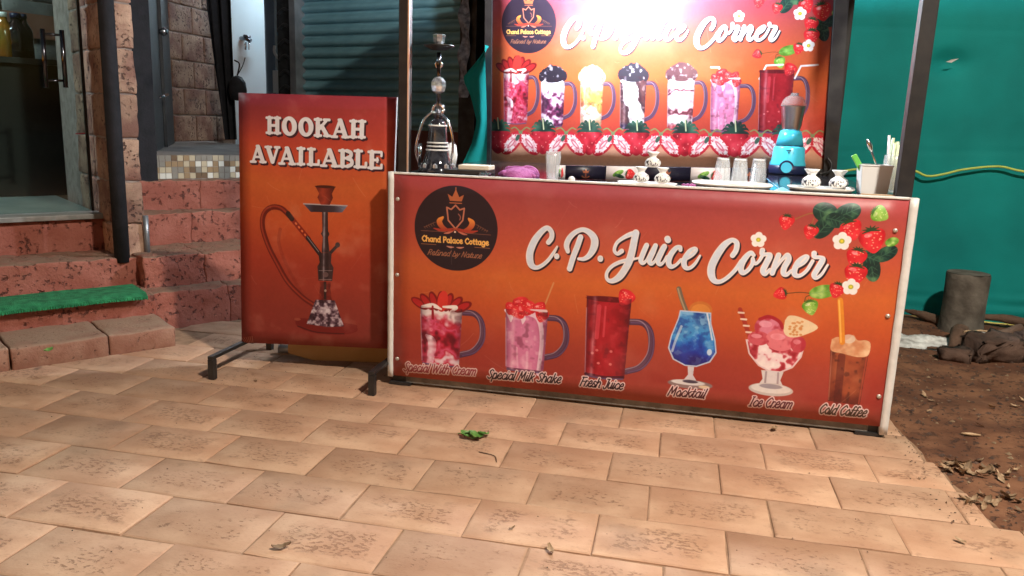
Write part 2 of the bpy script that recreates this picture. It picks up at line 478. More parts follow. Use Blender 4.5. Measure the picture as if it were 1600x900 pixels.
def logo(A, cx, cy, r, disc=(36, 24, 34)):
    k = r / 167.0
    f = lambda x, y: (cx + (x - 252) * k, cy + (y - 196) * k)
    A.paint(A.ell(cx, cy, r, r * .975), disc)
    cu = (176, 96, 62)
    A.paint(A.poly([f(*p) for p in [(227,92),(217,65),(236,76),(250,46),(264,76),(283,66),(274,92)]]), cu)
    A.paint(A.stroke([f(227, 99), f(274, 99)], w=4 * k), cu); A.paint(A.stroke([f(250, 40), f(250, 52)], w=3 * k), cu)
    A.paint(A.stroke([f(*p) for p in [(215,117),(233,124),(250,107),(267,124),(285,117),(280,163),(252,197),(222,166),(215,117)]], w=6 * k, smooth=False), (186, 112, 88))
    A.paint(A.stroke([f(262, 140), f(270, 150), f(268, 162)], w=4 * k), (150, 90, 80))
    g = A.ramp((A.Y - f(0, 150)[1]) / (60 * k), [(0, (236, 150, 66)), (1, (150, 46, 38))])
    for sg in (-1, 1):
        q = lambda x, y: f(252 + sg * x, y)
        A.paint(A.stroke([(*q(52, 156), 9 * k), (*q(66, 172), 22 * k), (*q(52, 194), 18 * k), (*q(20, 206), 8 * k), (*q(-4, 196), 4 * k)]), g)
        A.paint(A.stroke([(*q(88, 200), 4 * k), (*q(52, 206), 13 * k), (*q(8, 196), 5 * k)]), (160, 54, 42))
        A.paint(A.stroke([(*q(46, 217), 3 * k), (*q(30, 214), 8 * k), (*q(12, 208), 3 * k)]), (190, 110, 90))
        for j in range(5):
            A.paint(A.stroke([q(80 + 9 * j, 176 + 5 * j), q(92 + 9 * j, 180 + 4 * j), q(86 + 9 * j, 190 + 3 * j)], w=2.5 * k), (110, 70, 56))
        A.paint(A.stroke([q(40, 211), q(140, 212)], w=2.5 * k), (120, 74, 62)); A.paint(A.stroke([q(78, 263), q(138, 263)], w=2.5 * k), (150, 96, 66))
        A.paint(A.stroke([(*q(6, 268), 3 * k), (*q(20, 269), 7 * k), (*q(34, 266), 3 * k)]), (200, 130, 110))
    A.paint(A.ell(*f(250, 209), 4 * k, 4 * k), (235, 200, 180))
    x0, y0 = f(116, 252); x1, _ = f(386, 252)
    A.paint(text(A, 'Chand Palace Cottage', x0, x1, y0, 21 * k, 5.2 * k), (236, 176, 92))
    x0, y0 = f(138, 304); x1, _ = f(358, 304)
    A.paint(text(A, 'Refined by Nature', x0, x1, y0, 21 * k, 2.6 * k, slant=.45, link=True), (170, 108, 78))


def glass_handle(A, x, y0, y1, dx, k, c1=(66, 44, 74), c2=(150, 120, 140)):
    P = [(x, y0), (x + dx * .62, y0 + 2), (x + dx * .95, y0 + (y1 - y0) * .22), (x + dx * .97, y0 + (y1 - y0) * .6), (x + dx * .6, y1 - (y1 - y0) * .12), (x, y1)]
    A.paint(A.stroke(P, w=24 * k), c1, .88)
    A.paint(A.stroke(P, w=25 * k, off=(-2 * k, -1 * k), grow=-8.5 * k), c2, .16)
    A.paint(A.stroke(P, w=4 * k, off=(8 * k, 3 * k)), (112, 92, 140), .5)
    A.paint(A.stroke(P, w=4 * k, off=(-9 * k, -6 * k)), (190, 168, 180), .55)


def mugbody(A, x0, y0, x1, y1, tap=.05):
    w = x1 - x0
    return A.poly([(x0, y0), (x0 + w * .01, y0 + 3), (x0 + w * tap, y1 - 14), (x0 + w * (tap + .04), y1 - 4), (x0 + w * .5, y1 + 3), (x1 - w * (tap + .04), y1 - 4), (x1 - w * tap, y1 - 14), (x1, y0)])


def fan(A, x0, x1, y, h, k, seed=1, n=7):
    for j in range(n):
        a = -math.pi / 2 + (j - (n - 1) / 2) * .36
        cx, cy = (x0 + x1) / 2 + (j - (n - 1) / 2) * (x1 - x0) * .17, y - abs(math.sin(a)) * h * .42
        m = A.ell(cx, cy, h * .56, h * .25, a)
        A.paint(m, (120, 16, 22)); A.paint(A.ell(cx - 2 * k, cy, h * .44, h * .16, a), (176, 34, 38))
    m = A.ell((x0 + x1) / 2 + 6 * k, y - h * .42, h * .3, h * .6, .15); A.paint(m, (206, 52, 46))


def mug(A, kind, x0, y0, x1, y1, hx, hy0, hy1, k=1.0, seed=1, pale=False):
    w, h = x1 - x0, y1 - y0
    glass_handle(A, x1 - 4 * k, hy0, hy1, hx - x1, k)
    m = mugbody(A, x0, y0, x1, y1)
    n = A.noise(w * .28, 3, seed); n2 = A.noise(w * .13, 2, seed + 9)
    v = (A.Y - y0) / h; u = (A.X - x0) / w
    if kind == 'cream':
        col = A.ramp(n * .75 + n2 * .4 + .1 * np.sin(v * 9) - .1, [(.25, (110, 14, 32)), (.4, (186, 34, 60)), (.55, (212, 84, 120)), (.64, (190, 36, 58)), (.78, (226, 190, 204)), (1, (240, 222, 226))])
        A.paint(m, col)
        A.paint(m * np.clip((.2 - v) * 9 + (n - .5) * 3, 0, 1), (232, 216, 216))
        A.paint(A.stroke([(x0 + w * .25, y1 - h * .02, w * .16), (x0 + w * .3, y0 + h * .62, w * .2), (x0 + w * .16, y0 + h * .5, w * .06)]) * n2 * 1.4, (236, 214, 226), .9)
        fan(A, x0, x1, y0 + 6 * k, h * .3, k, seed)
        A.paint(A.stroke([(x0 + w * .05, y0 + 4 * k, 10 * k), (x0 + w * .3, y0 - 4 * k, 18 * k), (x0 + w * .5, y0 + 8 * k, 8 * k)]), (236, 222, 218))
        A.paint(A.stroke([(x0 + w * .55, y0 - 2 * k, 8 * k), (x0 + w * .85, y0 - 4 * k, 16 * k), (x0 + w * .72, y0 + 14 * k, 6 * k)]), (236, 222, 218))
        A.paint(A.stroke([(x0 + w * .3, y0, 8 * k), (x0 + w * .31, y0 + h * .2, 11 * k)]), (150, 20, 34))
    elif kind == 'shake':
        A.paint(m, A.ramp(.55 + .3 * (n - .5) - .25 * np.abs(u - .45), [(.2, (176, 86, 120)), (.5, (205, 116, 156)), (.8, (226, 160, 190))]))
        A.paint(A.stroke([(x0, y0 + 6 * k, 8 * k), (x0 + w * .12, y0 + h * .1, 22 * k), (x0 + w * .14, y0 + h * .2, 6 * k)]), (232, 206, 218))
        A.paint(A.stroke([(x0 + w * .3, y0 + 8 * k, 22 * k), (x0 + w * .42, y0 + h * .12, 22 * k), (x0 + w * .42, y0 + h * .22, 5 * k)]), (228, 196, 212))
        A.paint(A.stroke([(x0 + w * .5, y0 + 6 * k, 22 * k), (x0 + w * .78, y0 + h * .12, 20 * k), (x0 + w * .88, y0 + h * .45, 16 * k), (x0 + w * .83, y1 + 4 * k, 16 * k)]), (228, 192, 210))
        A.paint(A.stroke([(x0 + w * .3, y0 + h * .62), (x0 + w * .34, y1 - 12 * k)], w=8 * k), (226, 176, 198), .6)
        A.paint(A.stroke([(x0 + w * .55, y0 + h * .68), (x0 + w * .56, y1 - 12 * k)], w=10 * k), (226, 176, 198), .6)
        A.paint(A.stroke([(x0 + w * .1, y1 - 7 * k), (x0 + w * .9, y1 - 5 * k)], w=8 * k), (92, 40, 66), .8)
        for j, (a, b, rr, ro) in enumerate(((.14, -.02, .16, .3), (.36, -.1, .2, -.2), (.55, -.05, .2, .5), (.8, -.06, .16, -.4), (.3, .02, .2, 1.4), (.86, .05, .17, .2))):
            berry(A, x0 + w * a, y0 + h * b, w * rr, ro, seed + j, hull=False)
        A.paint(A.stroke([(x0 + w * .6, y0 - 4 * k, 6 * k), (x0 + w * .95, y0 - 3 * k, 12 * k)]), (226, 190, 196))
    elif kind == 'juice':
        A.paint(m, A.ramp(.5 + .25 * (n - .5) - .5 * (u - .42) ** 2 - .3 * np.clip(v - .7, 0, 1), [(.1, (70, 10, 20)), (.4, (140, 18, 30)), (.6, (178, 30, 44))]))
        A.paint(A.ell((x0 + x1) / 2, y0 + 8 * k, w * .5, 11 * k), (96, 14, 24))
        A.paint(A.stroke([(x0 + w * .3, y0 + h * .12), (x0 + w * .28, y0 + h * .5)], w=16 * k), (210, 70, 84), .65)
        A.paint(A.stroke([(x0 + w * .44, y0 + h * .12), (x0 + w * .43, y0 + h * .48)], w=8 * k), (215, 80, 92), .55)
        for a, b in ((.3, .66), (.62, .66), (.35, .82), (.62, .82), (.2, .7)):
            A.paint(A.ell(x0 + w * a, y0 + h * b, 6 * k, 5 * k), (222, 120, 120), .8)
        A.paint(A.stroke([(x0 + w * .08, y1 - 10 * k), (x0 + w * .5, y1 - 3 * k), (x0 + w * .92, y1 - 10 * k)], w=12 * k), (50, 16, 36), .8)
        berry(A, x1 - w * .12, y0 - h * .02, w * .2, .5, seed, hull=False)
    else:
        if kind == 'oreo':
            col = A.ramp(n * .7 + n2 * .45 - .1, [(.2, (36, 22, 44)), (.42, (120, 40, 84)), (.55, (222, 196, 214)), (.75, (236, 222, 230)), (.9, (150, 60, 110))])
            A.paint(m, col); A.paint(m * np.clip((.34 - v) * 12, 0, 1), (240, 236, 238))
            top = (38, 30, 44)
        elif kind == 'mango':
            col = A.ramp(v + .5 * (n - .5), [(.1, (244, 230, 200)), (.4, (240, 190, 90)), (.6, (226, 130, 70)), (.75, (242, 226, 214)), (1, (190, 140, 100))])
            A.paint(m, col); top = (238, 206, 150)
        elif kind == 'choco':
            col = A.ramp(np.abs(u - .2 - .6 * v) * 1.5 + .5 * (n - .5), [(.15, (238, 232, 230)), (.4, (236, 226, 220)), (.5, (60, 36, 44)), (.75, (108, 66, 66))])
            A.paint(m, col); A.paint(m * np.clip((v - .86) * 14, 0, 1), (44, 32, 60)); top = (46, 38, 50)
        else:
            col = A.ramp(np.abs(np.sin(v * 7.5 + n * 2)) + .3 * (n2 - .5), [(.1, (110, 50, 60)), (.25, (214, 160, 170)), (.5, (238, 232, 230))])
            A.paint(m, col); A.paint(m * np.clip((v - .86) * 12, 0, 1), (170, 60, 70)); top = (96, 58, 64)
        t = A.blank()
        g = np.random.default_rng(seed)
        for j in range(11):
            A.ell(x0 + w * (.04 + .092 * j), y0 - h * (.02 + .13 * math.sin(math.pi * j / 10)) + g.uniform(-4, 4), w * .12, h * .1, m=t)
        A.ell((x0 + x1) / 2, y0 - h * .02, w * .5, h * .13, m=t)
        A.paint(t, top); A.paint(t * np.clip((n2 - .62) * 8, 0, 1), (200, 190, 200), .7)
    ed = np.clip(np.abs(u - .5) * 2, 0, 1) ** 5; A.paint(m * ed, (46, 18, 34), .6)
    A.paint(m * np.clip(1 - np.abs(u - .2) * 14, 0, 1) * n, (246, 226, 232), .6); A.paint(m * np.clip((n2 - .62) * 6, 0, 1), (250, 226, 232) if kind != 'juice' else (196, 60, 70), .3); A.paint(m * np.clip((.36 - n2) * 6, 0, 1), (70, 14, 30), .35)
    A.paint(A.stroke([(x0 + w * .09, y1 - 3 * k), (x0 + w * .5, y1 + 2 * k), (x1 - w * .09, y1 - 3 * k)], w=7 * k), (92, 76, 112), .8)
    A.paint(A.stroke([(x0 + 3 * k, y0 + h * .15), (x0 + w * .05 + 2 * k, y1 - 16 * k)], w=4 * k), (196, 176, 190), .5)


def caption(A, s, x0, x1, base, dark, base1=None):
    o, t = A.blank(), A.blank()
    for (m, g) in ((o, 4.2), (t, 0.0)):
        text(A, s, x0, x1, base, 36, 4.6, m=m, slant=.36, grow=g, base1=base1, link=True)
    A.paint(o, (222, 196, 196)); A.paint(t, dark)


def bg_gradient(A, stops, cx=.5, pull=.25):
    u = A.X / A.w - cx; v = A.Y / A.h
    n = A.noise(A.w * .3, 2, 3) - .5
    A.img[:] = A.ramp(v + pull * u * u * (1 - v) + .05 * n, stops)


def art_front():
    A = Art(1850, 802, .72)
    bg_gradient(A, [(0, (144, 56, 66)), (.12, (160, 66, 64)), (.3, (182, 78, 56)), (.46, (196, 96, 46)), (.6, (186, 80, 42)), (.78, (158, 58, 44)), (.9, (148, 52, 44)), (1, (164, 78, 62))])
    e = np.clip(1 - A.X / 500, 0, 1)[..., None] * np.clip(1 - np.abs(A.Y / 802 - .15) * 2, 0, 1)[..., None] * .6
    A.img[:] = A.img * (1 - e) + np.array([160, 60, 54], np.float32) / 255 * e
    logo(A, 252, 196, 166)
    vine(A, lambda x, y: (x, y), 1.0)
    title(A, lambda x, y: (x, y))
    mug(A, 'cream', 112, 506, 286, 742, 374, 520, 690, 1, 3)
    A.paint(A.stroke([(594, 520), (620, 440), (642, 376)], w=6), (196, 130, 84))
    mug(A, 'shake', 458, 490, 626, 732, 704, 512, 668, 1, 5)
    mug(A, 'juice', 769, 414, 938, 726, 1026, 500, 692, 1, 8)
    # mocktail
    A.paint(A.ell(1190, 436, 42, 34), (190, 108, 50)); A.paint(A.ell(1190, 438, 34, 26), (206, 128, 60))
    A.paint(A.stroke([(1106, 362), (1120, 400), (1138, 440)], w=17), (112, 96, 80)); A.paint(A.stroke([(1103, 362), (1117, 400), (1135, 440)], w=6), (160, 140, 112))
    cup = [(1116, 440), (1112, 470), (1090, 540), (1083, 586), (1104, 628), (1150, 648), (1192, 648), (1240, 626), (1260, 588), (1252, 540), (1232, 480), (1228, 440)]
    m = A.poly(cup); n = A.noise(44, 3, 12)
    A.paint(m, (180, 190, 214))
    m2 = A.poly([(1172 + (x - 1172) * .94, 545 + (y - 545) * .95) for x, y in cup])
    v = (A.Y - 440) / 208
    A.paint(m2, A.ramp(v + .55 * (n - .5), [(.0, (30, 60, 130)), (.15, (70, 130, 190)), (.45, (60, 140, 206)), (.6, (34, 100, 190)), (.78, (34, 50, 150)), (1, (40, 30, 100))]))
    nn2 = A.noise(20, 3, 77); A.paint(m2 * np.clip((nn2 - .55) * 7, 0, 1) * np.clip(1.2 - v, 0, 1), (150, 200, 232), .6); A.paint(m2 * np.clip((.42 - nn2) * 7, 0, 1), (20, 44, 130), .5)
    A.paint(A.stroke([(1100, 596), (1108, 560), (1126, 500)], w=9), (220, 228, 236), .6); A.paint(A.ell(1234, 588, 9, 12), (214, 226, 240), .8)
    A.paint(A.stroke([(1214, 446), (1224, 480), (1240, 540)], w=6), (222, 224, 232), .8)
    A.paint(A.poly([(1160, 648), (1184, 648), (1182, 680), (1196, 700), (1150, 700), (1164, 680)]), (196, 188, 196))
    A.paint(A.ell(1174, 716, 82, 17), (132, 110, 110)); A.paint(A.ell(1166, 710, 62, 10), (206, 200, 202)); A.paint(A.ell(1174, 706, 28, 6), (70, 60, 76)); A.paint(A.ell(1226, 722, 20, 6), (214, 190, 160))
    # ice cream
    A.paint(A.stroke([(1328, 420), (1350, 470), (1372, 520)], w=15), (158, 50, 40))
    for j in range(5):
        A.paint(A.stroke([(1324 + 11 * j, 432 + 23 * j), (1342 + 11 * j, 432 + 23 * j)], w=7), (226, 196, 180))
    bowl = [(1357, 528), (1372, 580), (1410, 622), (1450, 640), (1490, 640), (1530, 618), (1556, 576), (1564, 528)]
    n = A.noise(34, 3, 21)
    A.paint(A.poly(bowl), (216, 190, 194))
    m = A.poly([(1461 + (x - 1461) * .94, 530 + (y - 530) * .95) for x, y in bowl])
    A.paint(m, A.ramp(n, [(.3, (150, 34, 46)), (.42, (190, 70, 84)), (.5, (228, 200, 204)), (.75, (236, 224, 222))]))
    for cx, cy, rx, ry, c in ((1430, 478, 46, 40, (206, 118, 140)), (1402, 520, 38, 26, (196, 84, 96)), (1478, 520, 52, 40, (212, 112, 122)), (1540, 530, 26, 30, (184, 66, 78))):
        m = A.ell(cx, cy, rx, ry); A.paint(m, c); A.paint(m * np.clip((n - .52) * 7, 0, 1), (170, 40, 56), .8); A.paint(A.ell(cx - rx * .2, cy - ry * .3, rx * .5, ry * .3) * n, (238, 180, 194), .9)
    A.paint(A.stroke([(1400, 450), (1430, 438), (1466, 452), (1480, 474)], w=12), (160, 30, 44))
    A.paint(A.poly([(1486, 446), (1500, 428), (1540, 432), (1600, 462), (1548, 498), (1508, 506), (1486, 488)], smooth=True), (220, 196, 160))
    g = np.random.default_rng(4)
    for _ in range(22): A.paint(A.ell(g.uniform(1496, 1546), g.uniform(442, 498), 5, 4), (196, 124, 66), .8)
    A.paint(A.poly([(1422, 636), (1500, 636), (1492, 668), (1506, 694), (1416, 694), (1430, 668)]), (208, 198, 200)); A.paint(A.stroke([(1440, 642), (1440, 690)], w=7), (120, 100, 110), .6); A.paint(A.stroke([(1482, 642), (1484, 690)], w=7), (130, 106, 116), .6)
    A.paint(A.ell(1462, 706, 78, 24), (190, 178, 176)); A.paint(A.ell(1462, 702, 70, 18), (214, 206, 204)); A.paint(A.ell(1461, 694, 40, 9), (150, 140, 150))
    # cold coffee
    A.paint(A.poly([(1649, 516), (1779, 516), (1770, 732), (1662, 726)]), A.ramp(A.noise(40, 3, 31) * .5 + .5 - np.clip((A.Y - 560) / 260, 0, 1) * .5, [(.1, (66, 20, 22)), (.4, (108, 42, 30)), (.6, (150, 70, 44)), (.9, (176, 96, 62))]))
    cm = A.poly([(1649, 516), (1779, 516), (1770, 732), (1662, 726)]); A.paint(cm * np.clip(np.abs((A.X - 1715) / 62), 0, 1) ** 4, (60, 20, 20), .55); A.paint(cm * np.clip((A.noise(16, 2, 90) - .6) * 6, 0, 1), (60, 26, 24), .5)
    A.paint(A.stroke([(1690, 560), (1694, 726)], w=26), (70, 22, 24), .5)
    A.paint(A.stroke([(1654, 530), (1664, 722)], w=4), (190, 120, 100), .5); A.paint(A.stroke([(1774, 530), (1766, 726)], w=5), (170, 70, 54), .7)
    f = A.poly([(1650, 500), (1670, 490), (1700, 498), (1720, 478), (1736, 496), (1764, 494), (1780, 506), (1776, 548), (1740, 556), (1690, 548), (1652, 540)], smooth=True)
    A.paint(f, A.ramp(A.noise(30, 3, 33), [(.3, (196, 130, 92)), (.7, (226, 188, 150))])); A.paint(A.ell(1706, 494, 22, 16), (222, 206, 190), .7)
    A.paint(A.stroke([(1663, 360), (1676, 440), (1686, 508)], w=19), (218, 134, 44)); A.paint(A.stroke([(1659, 360), (1672, 440), (1682, 508)], w=5), (240, 178, 90))
    caption(A, 'Special With Cream', 43, 345, 780, (150, 60, 70), 768)
    caption(A, 'Special Milk Shake', 393, 686, 774, (44, 26, 32), 764)
    caption(A, 'Fresh Juice', 760, 926, 766, (40, 20, 30), 764)
    caption(A, 'Mocktail', 1094, 1232, 768, (70, 28, 34), 764)
    caption(A, 'Ice Cream', 1392, 1540, 776, (90, 36, 46), 770)
    caption(A, 'Cold Coffee', 1634, 1794, 776, (70, 50, 40), 772)
    A.wear(3)
    return A.image('stall_print')


def half_berry(A, cx, cy, k, seed):
    for sg in (-1, 1):
        ro = sg * -.75
        m = A.ell(cx + sg * 44 * k, cy + 8 * k, 36 * k, 66 * k, ro); A.paint(m, (200, 34, 52))
        m2 = A.ell(cx + sg * 43 * k, cy + 8 * k, 25 * k, 51 * k, ro)
        n = A.noise(10 * k, 2, seed)
        A.paint(m2, A.ramp(n, [(.25, (222, 140, 150)), (.5, (236, 206, 206)), (.75, (244, 228, 226))]))
        A.paint(A.ell(cx + sg * 44 * k, cy + 10 * k, 9 * k, 30 * k, ro), (206, 90, 108), .8); A.paint(A.ell(cx + sg * 44 * k, cy + 10 * k, 3.5 * k, 18 * k, ro), (244, 224, 224), .9)
        for q_ in range(12):
            a_ = q_ * math.pi / 6; px_, py_ = 25 * k * math.cos(a_), 51 * k * math.sin(a_); qx, qy = px_ * math.cos(ro) - py_ * math.sin(ro), px_ * math.sin(ro) + py_ * math.cos(ro)
            A.paint(A.stroke([(cx + sg * 43 * k + qx * 1.16, cy + 8 * k + qy * 1.16), (cx + sg * 43 * k + qx * .78, cy + 8 * k + qy * .78)], w=5 * k), (244, 222, 220) if q_ % 2 else (200, 50, 68), .8)
        A.paint(A.stroke([(cx, cy - 40 * k), (cx + sg * 26 * k, cy - 62 * k), (cx + sg * 46 * k, cy - 56 * k)], w=6 * k), (126, 132, 84))
    A.paint(A.ell(cx - 14 * k, cy - 16 * k, 9 * k, 16 * k, .5), (60, 90, 76)); A.paint(A.ell(cx, cy - 40 * k, 10 * k, 8 * k), (120, 130, 90))


def art_banner():
    A = Art(1720, 870, .62)
    bg_gradient(A, [(0, (136, 54, 80)), (.16, (156, 62, 70)), (.34, (186, 82, 52)), (.5, (198, 92, 46)), (.66, (186, 72, 46)), (.8, (176, 58, 48)), (.86, (196, 96, 74)), (.91, (216, 156, 128)), (1, (218, 164, 136))])
    logo(A, 198, 172, 148, (40, 28, 44))
    fx = lambda x, y: ((x - 1456) * 1.05 + 1368, (y - 95) * .957 + 70)
    vine(A, fx, 1.0)
    title(A, lambda x, y: ((x - 546) * 1.025 + 386, (y - 165) * .92 + 140))
    L = [('cream', 61, 400, 203, 664, 256), ('oreo', 267, 432, 399, 676, 460), ('mango', 480, 432, 604, 676, 664), ('choco', 689, 425, 828, 684, 890),
         ('parfait', 934, 420, 1074, 684, 1134), ('shake', 1152, 436, 1300, 692, 1372), ('juice', 1388, 392, 1556, 694, 1630)]
    A.paint(A.stroke([(1390, 434), (1420, 370), (1500, 366)], w=9, smooth=False), (224, 214, 214))
    A.paint(A.stroke([(1150, 380), (1190, 380), (1206, 440)], w=9, smooth=False), (224, 214, 214))
    for i, (kd, x0, y0, x1, y1, hx) in enumerate(L):
        mug(A, kd, x0, y0, x1, y1, hx, y0 + (y1 - y0) * .13, y1 - (y1 - y0) * .18, .85, 41 + i)
    A.paint(A.stroke([(1560, 430), (1586, 372), (1666, 366)], w=9, smooth=False), (224, 214, 214))
    xs = 42
    for i in range(8):
        x = 36 + i * 250
        m = A.poly([(x - 50, 690), (x, 676), (x + 50, 690), (x + 66, 722), (x + 48, 776), (x, 818), (x - 48, 776), (x - 66, 722)], smooth=True)
        n = A.noise(40, 2, 60 + i)
        A.paint(m, A.ramp(n - .9 * (np.abs(A.X - x) / 66) ** 3 * .5, [(.0, (120, 14, 30)), (.3, (176, 24, 42)), (.8, (222, 64, 80))]))
        for q_ in range(14): A.paint(A.ell(x + 44 * math.sin(q_ * 2.4), 730 + 50 * math.cos(q_ * 1.7), 3, 4), (232, 150, 140), .8)
        h = A.blank()
        for j in range(9):
            a = -math.pi / 2 + (j - 4) * .42
            A.stroke([(x, 694, 16), (x + 48 * math.cos(a), 690 + 44 * math.sin(a), 14), (x + 68 * math.cos(a), 698 + 46 * math.sin(a), 4)], m=h)
        A.paint(h, A.ramp(n, [(.3, (20, 44, 40)), (.8, (60, 104, 84))])); A.paint(A.stroke([(x - 4, 636), (x + 2, 690)], w=7), (190, 190, 150))
    for i in range(8): half_berry(A, 161 + i * 250, 752, 1.12, 80 + i)
    A.wear(5)
    return A.image('back_banner_print')


def slab(A, g, x0, y0, x1, y1, off=(0, 0), grow=0.0, m=None):
    w, h = x1 - x0, y1 - y0
    f = lambda x, y: (x0 + x * w, y0 + y * h)
    S = h * .25; R = h * .15
    def st(*p, wd=S): A.stroke([f(*q) for q in p], w=wd, m=m, smooth=False, off=off, grow=grow)
    if g == 'H':
        for x in (.25, .75):
            st((x, .08), (x, .92)); st((x - .18, .08), (x + .18, .08), wd=R); st((x - .18, .92), (x + .18, .92), wd=R)
        st((.25, .5), (.75, .5), wd=R * 1.1)
    elif g == 'O':
        mm = A.ell(*[a + b for a, b in zip(f(.5, .5), off)], w * .5 + grow, h * .52 + grow)
        inn = A.ell(*[a + b for a, b in zip(f(.5, .5), off)], max(1, w * .17 - grow), max(1, h * .31 - grow), -.12)
        np.maximum(m, mm * (1 - inn), out=m)
    elif g == 'K':
        st((.22, .08), (.22, .92)); st((.04, .08), (.42, .08), wd=R); st((.04, .92), (.42, .92), wd=R)
        st((.34, .56), (.76, .1), wd=R * 1.1); st((.6, .08), (.93, .08), wd=R); st((.46, .42), (.8, .9), wd=S * .95); st((.64, .92), (.97, .92), wd=R)
    elif g == 'A':
        st((.47, .08), (.17, .9), wd=R); st((.5, .1), (.8, .9)); st((.3, .66), (.68, .66), wd=R * .9); st((.03, .93), (.32, .93), wd=R); st((.64, .93), (.97, .93), wd=R); st((.42, .06), (.52, .06), wd=R)
    elif g == 'V':
        st((.2, .1), (.5, .88)); st((.84, .1), (.54, .9), wd=R); st((.03, .07), (.4, .07), wd=R); st((.68, .07), (.97, .07), wd=R)
    elif g == 'I':
        st((.5, .08), (.5, .92)); st((.1, .08), (.9, .08), wd=R); st((.1, .92), (.9, .92), wd=R)
    elif g == 'L':
        st((.3, .08), (.3, .92)); st((.07, .08), (.58, .08), wd=R); st((.07, .92), (.88, .92), wd=R); st((.9, .7), (.88, .92), wd=R)
    elif g == 'B':
        st((.27, .08), (.27, .92)); st((.06, .08), (.6, .08), wd=R); st((.06, .92), (.6, .92), wd=R); st((.3, .48), (.62, .48), wd=R)
        A.stroke([f(*q) for q in ((.56, .08), (.8, .18), (.78, .38), (.58, .48), (.84, .58), (.86, .8), (.6, .92))], w=R * 1.4, m=m, off=off, grow=grow)
    elif g == 'E':
        st((.27, .08), (.27, .92)); st((.06, .08), (.88, .08), wd=R); st((.06, .92), (.9, .92), wd=R); st((.3, .5), (.66, .5), wd=R); st((.64, .4), (.64, .6), wd=R * .8)
        st((.9, .1), (.9, .28), wd=R * .9); st((.92, .74), (.92, .92), wd=R * .9)


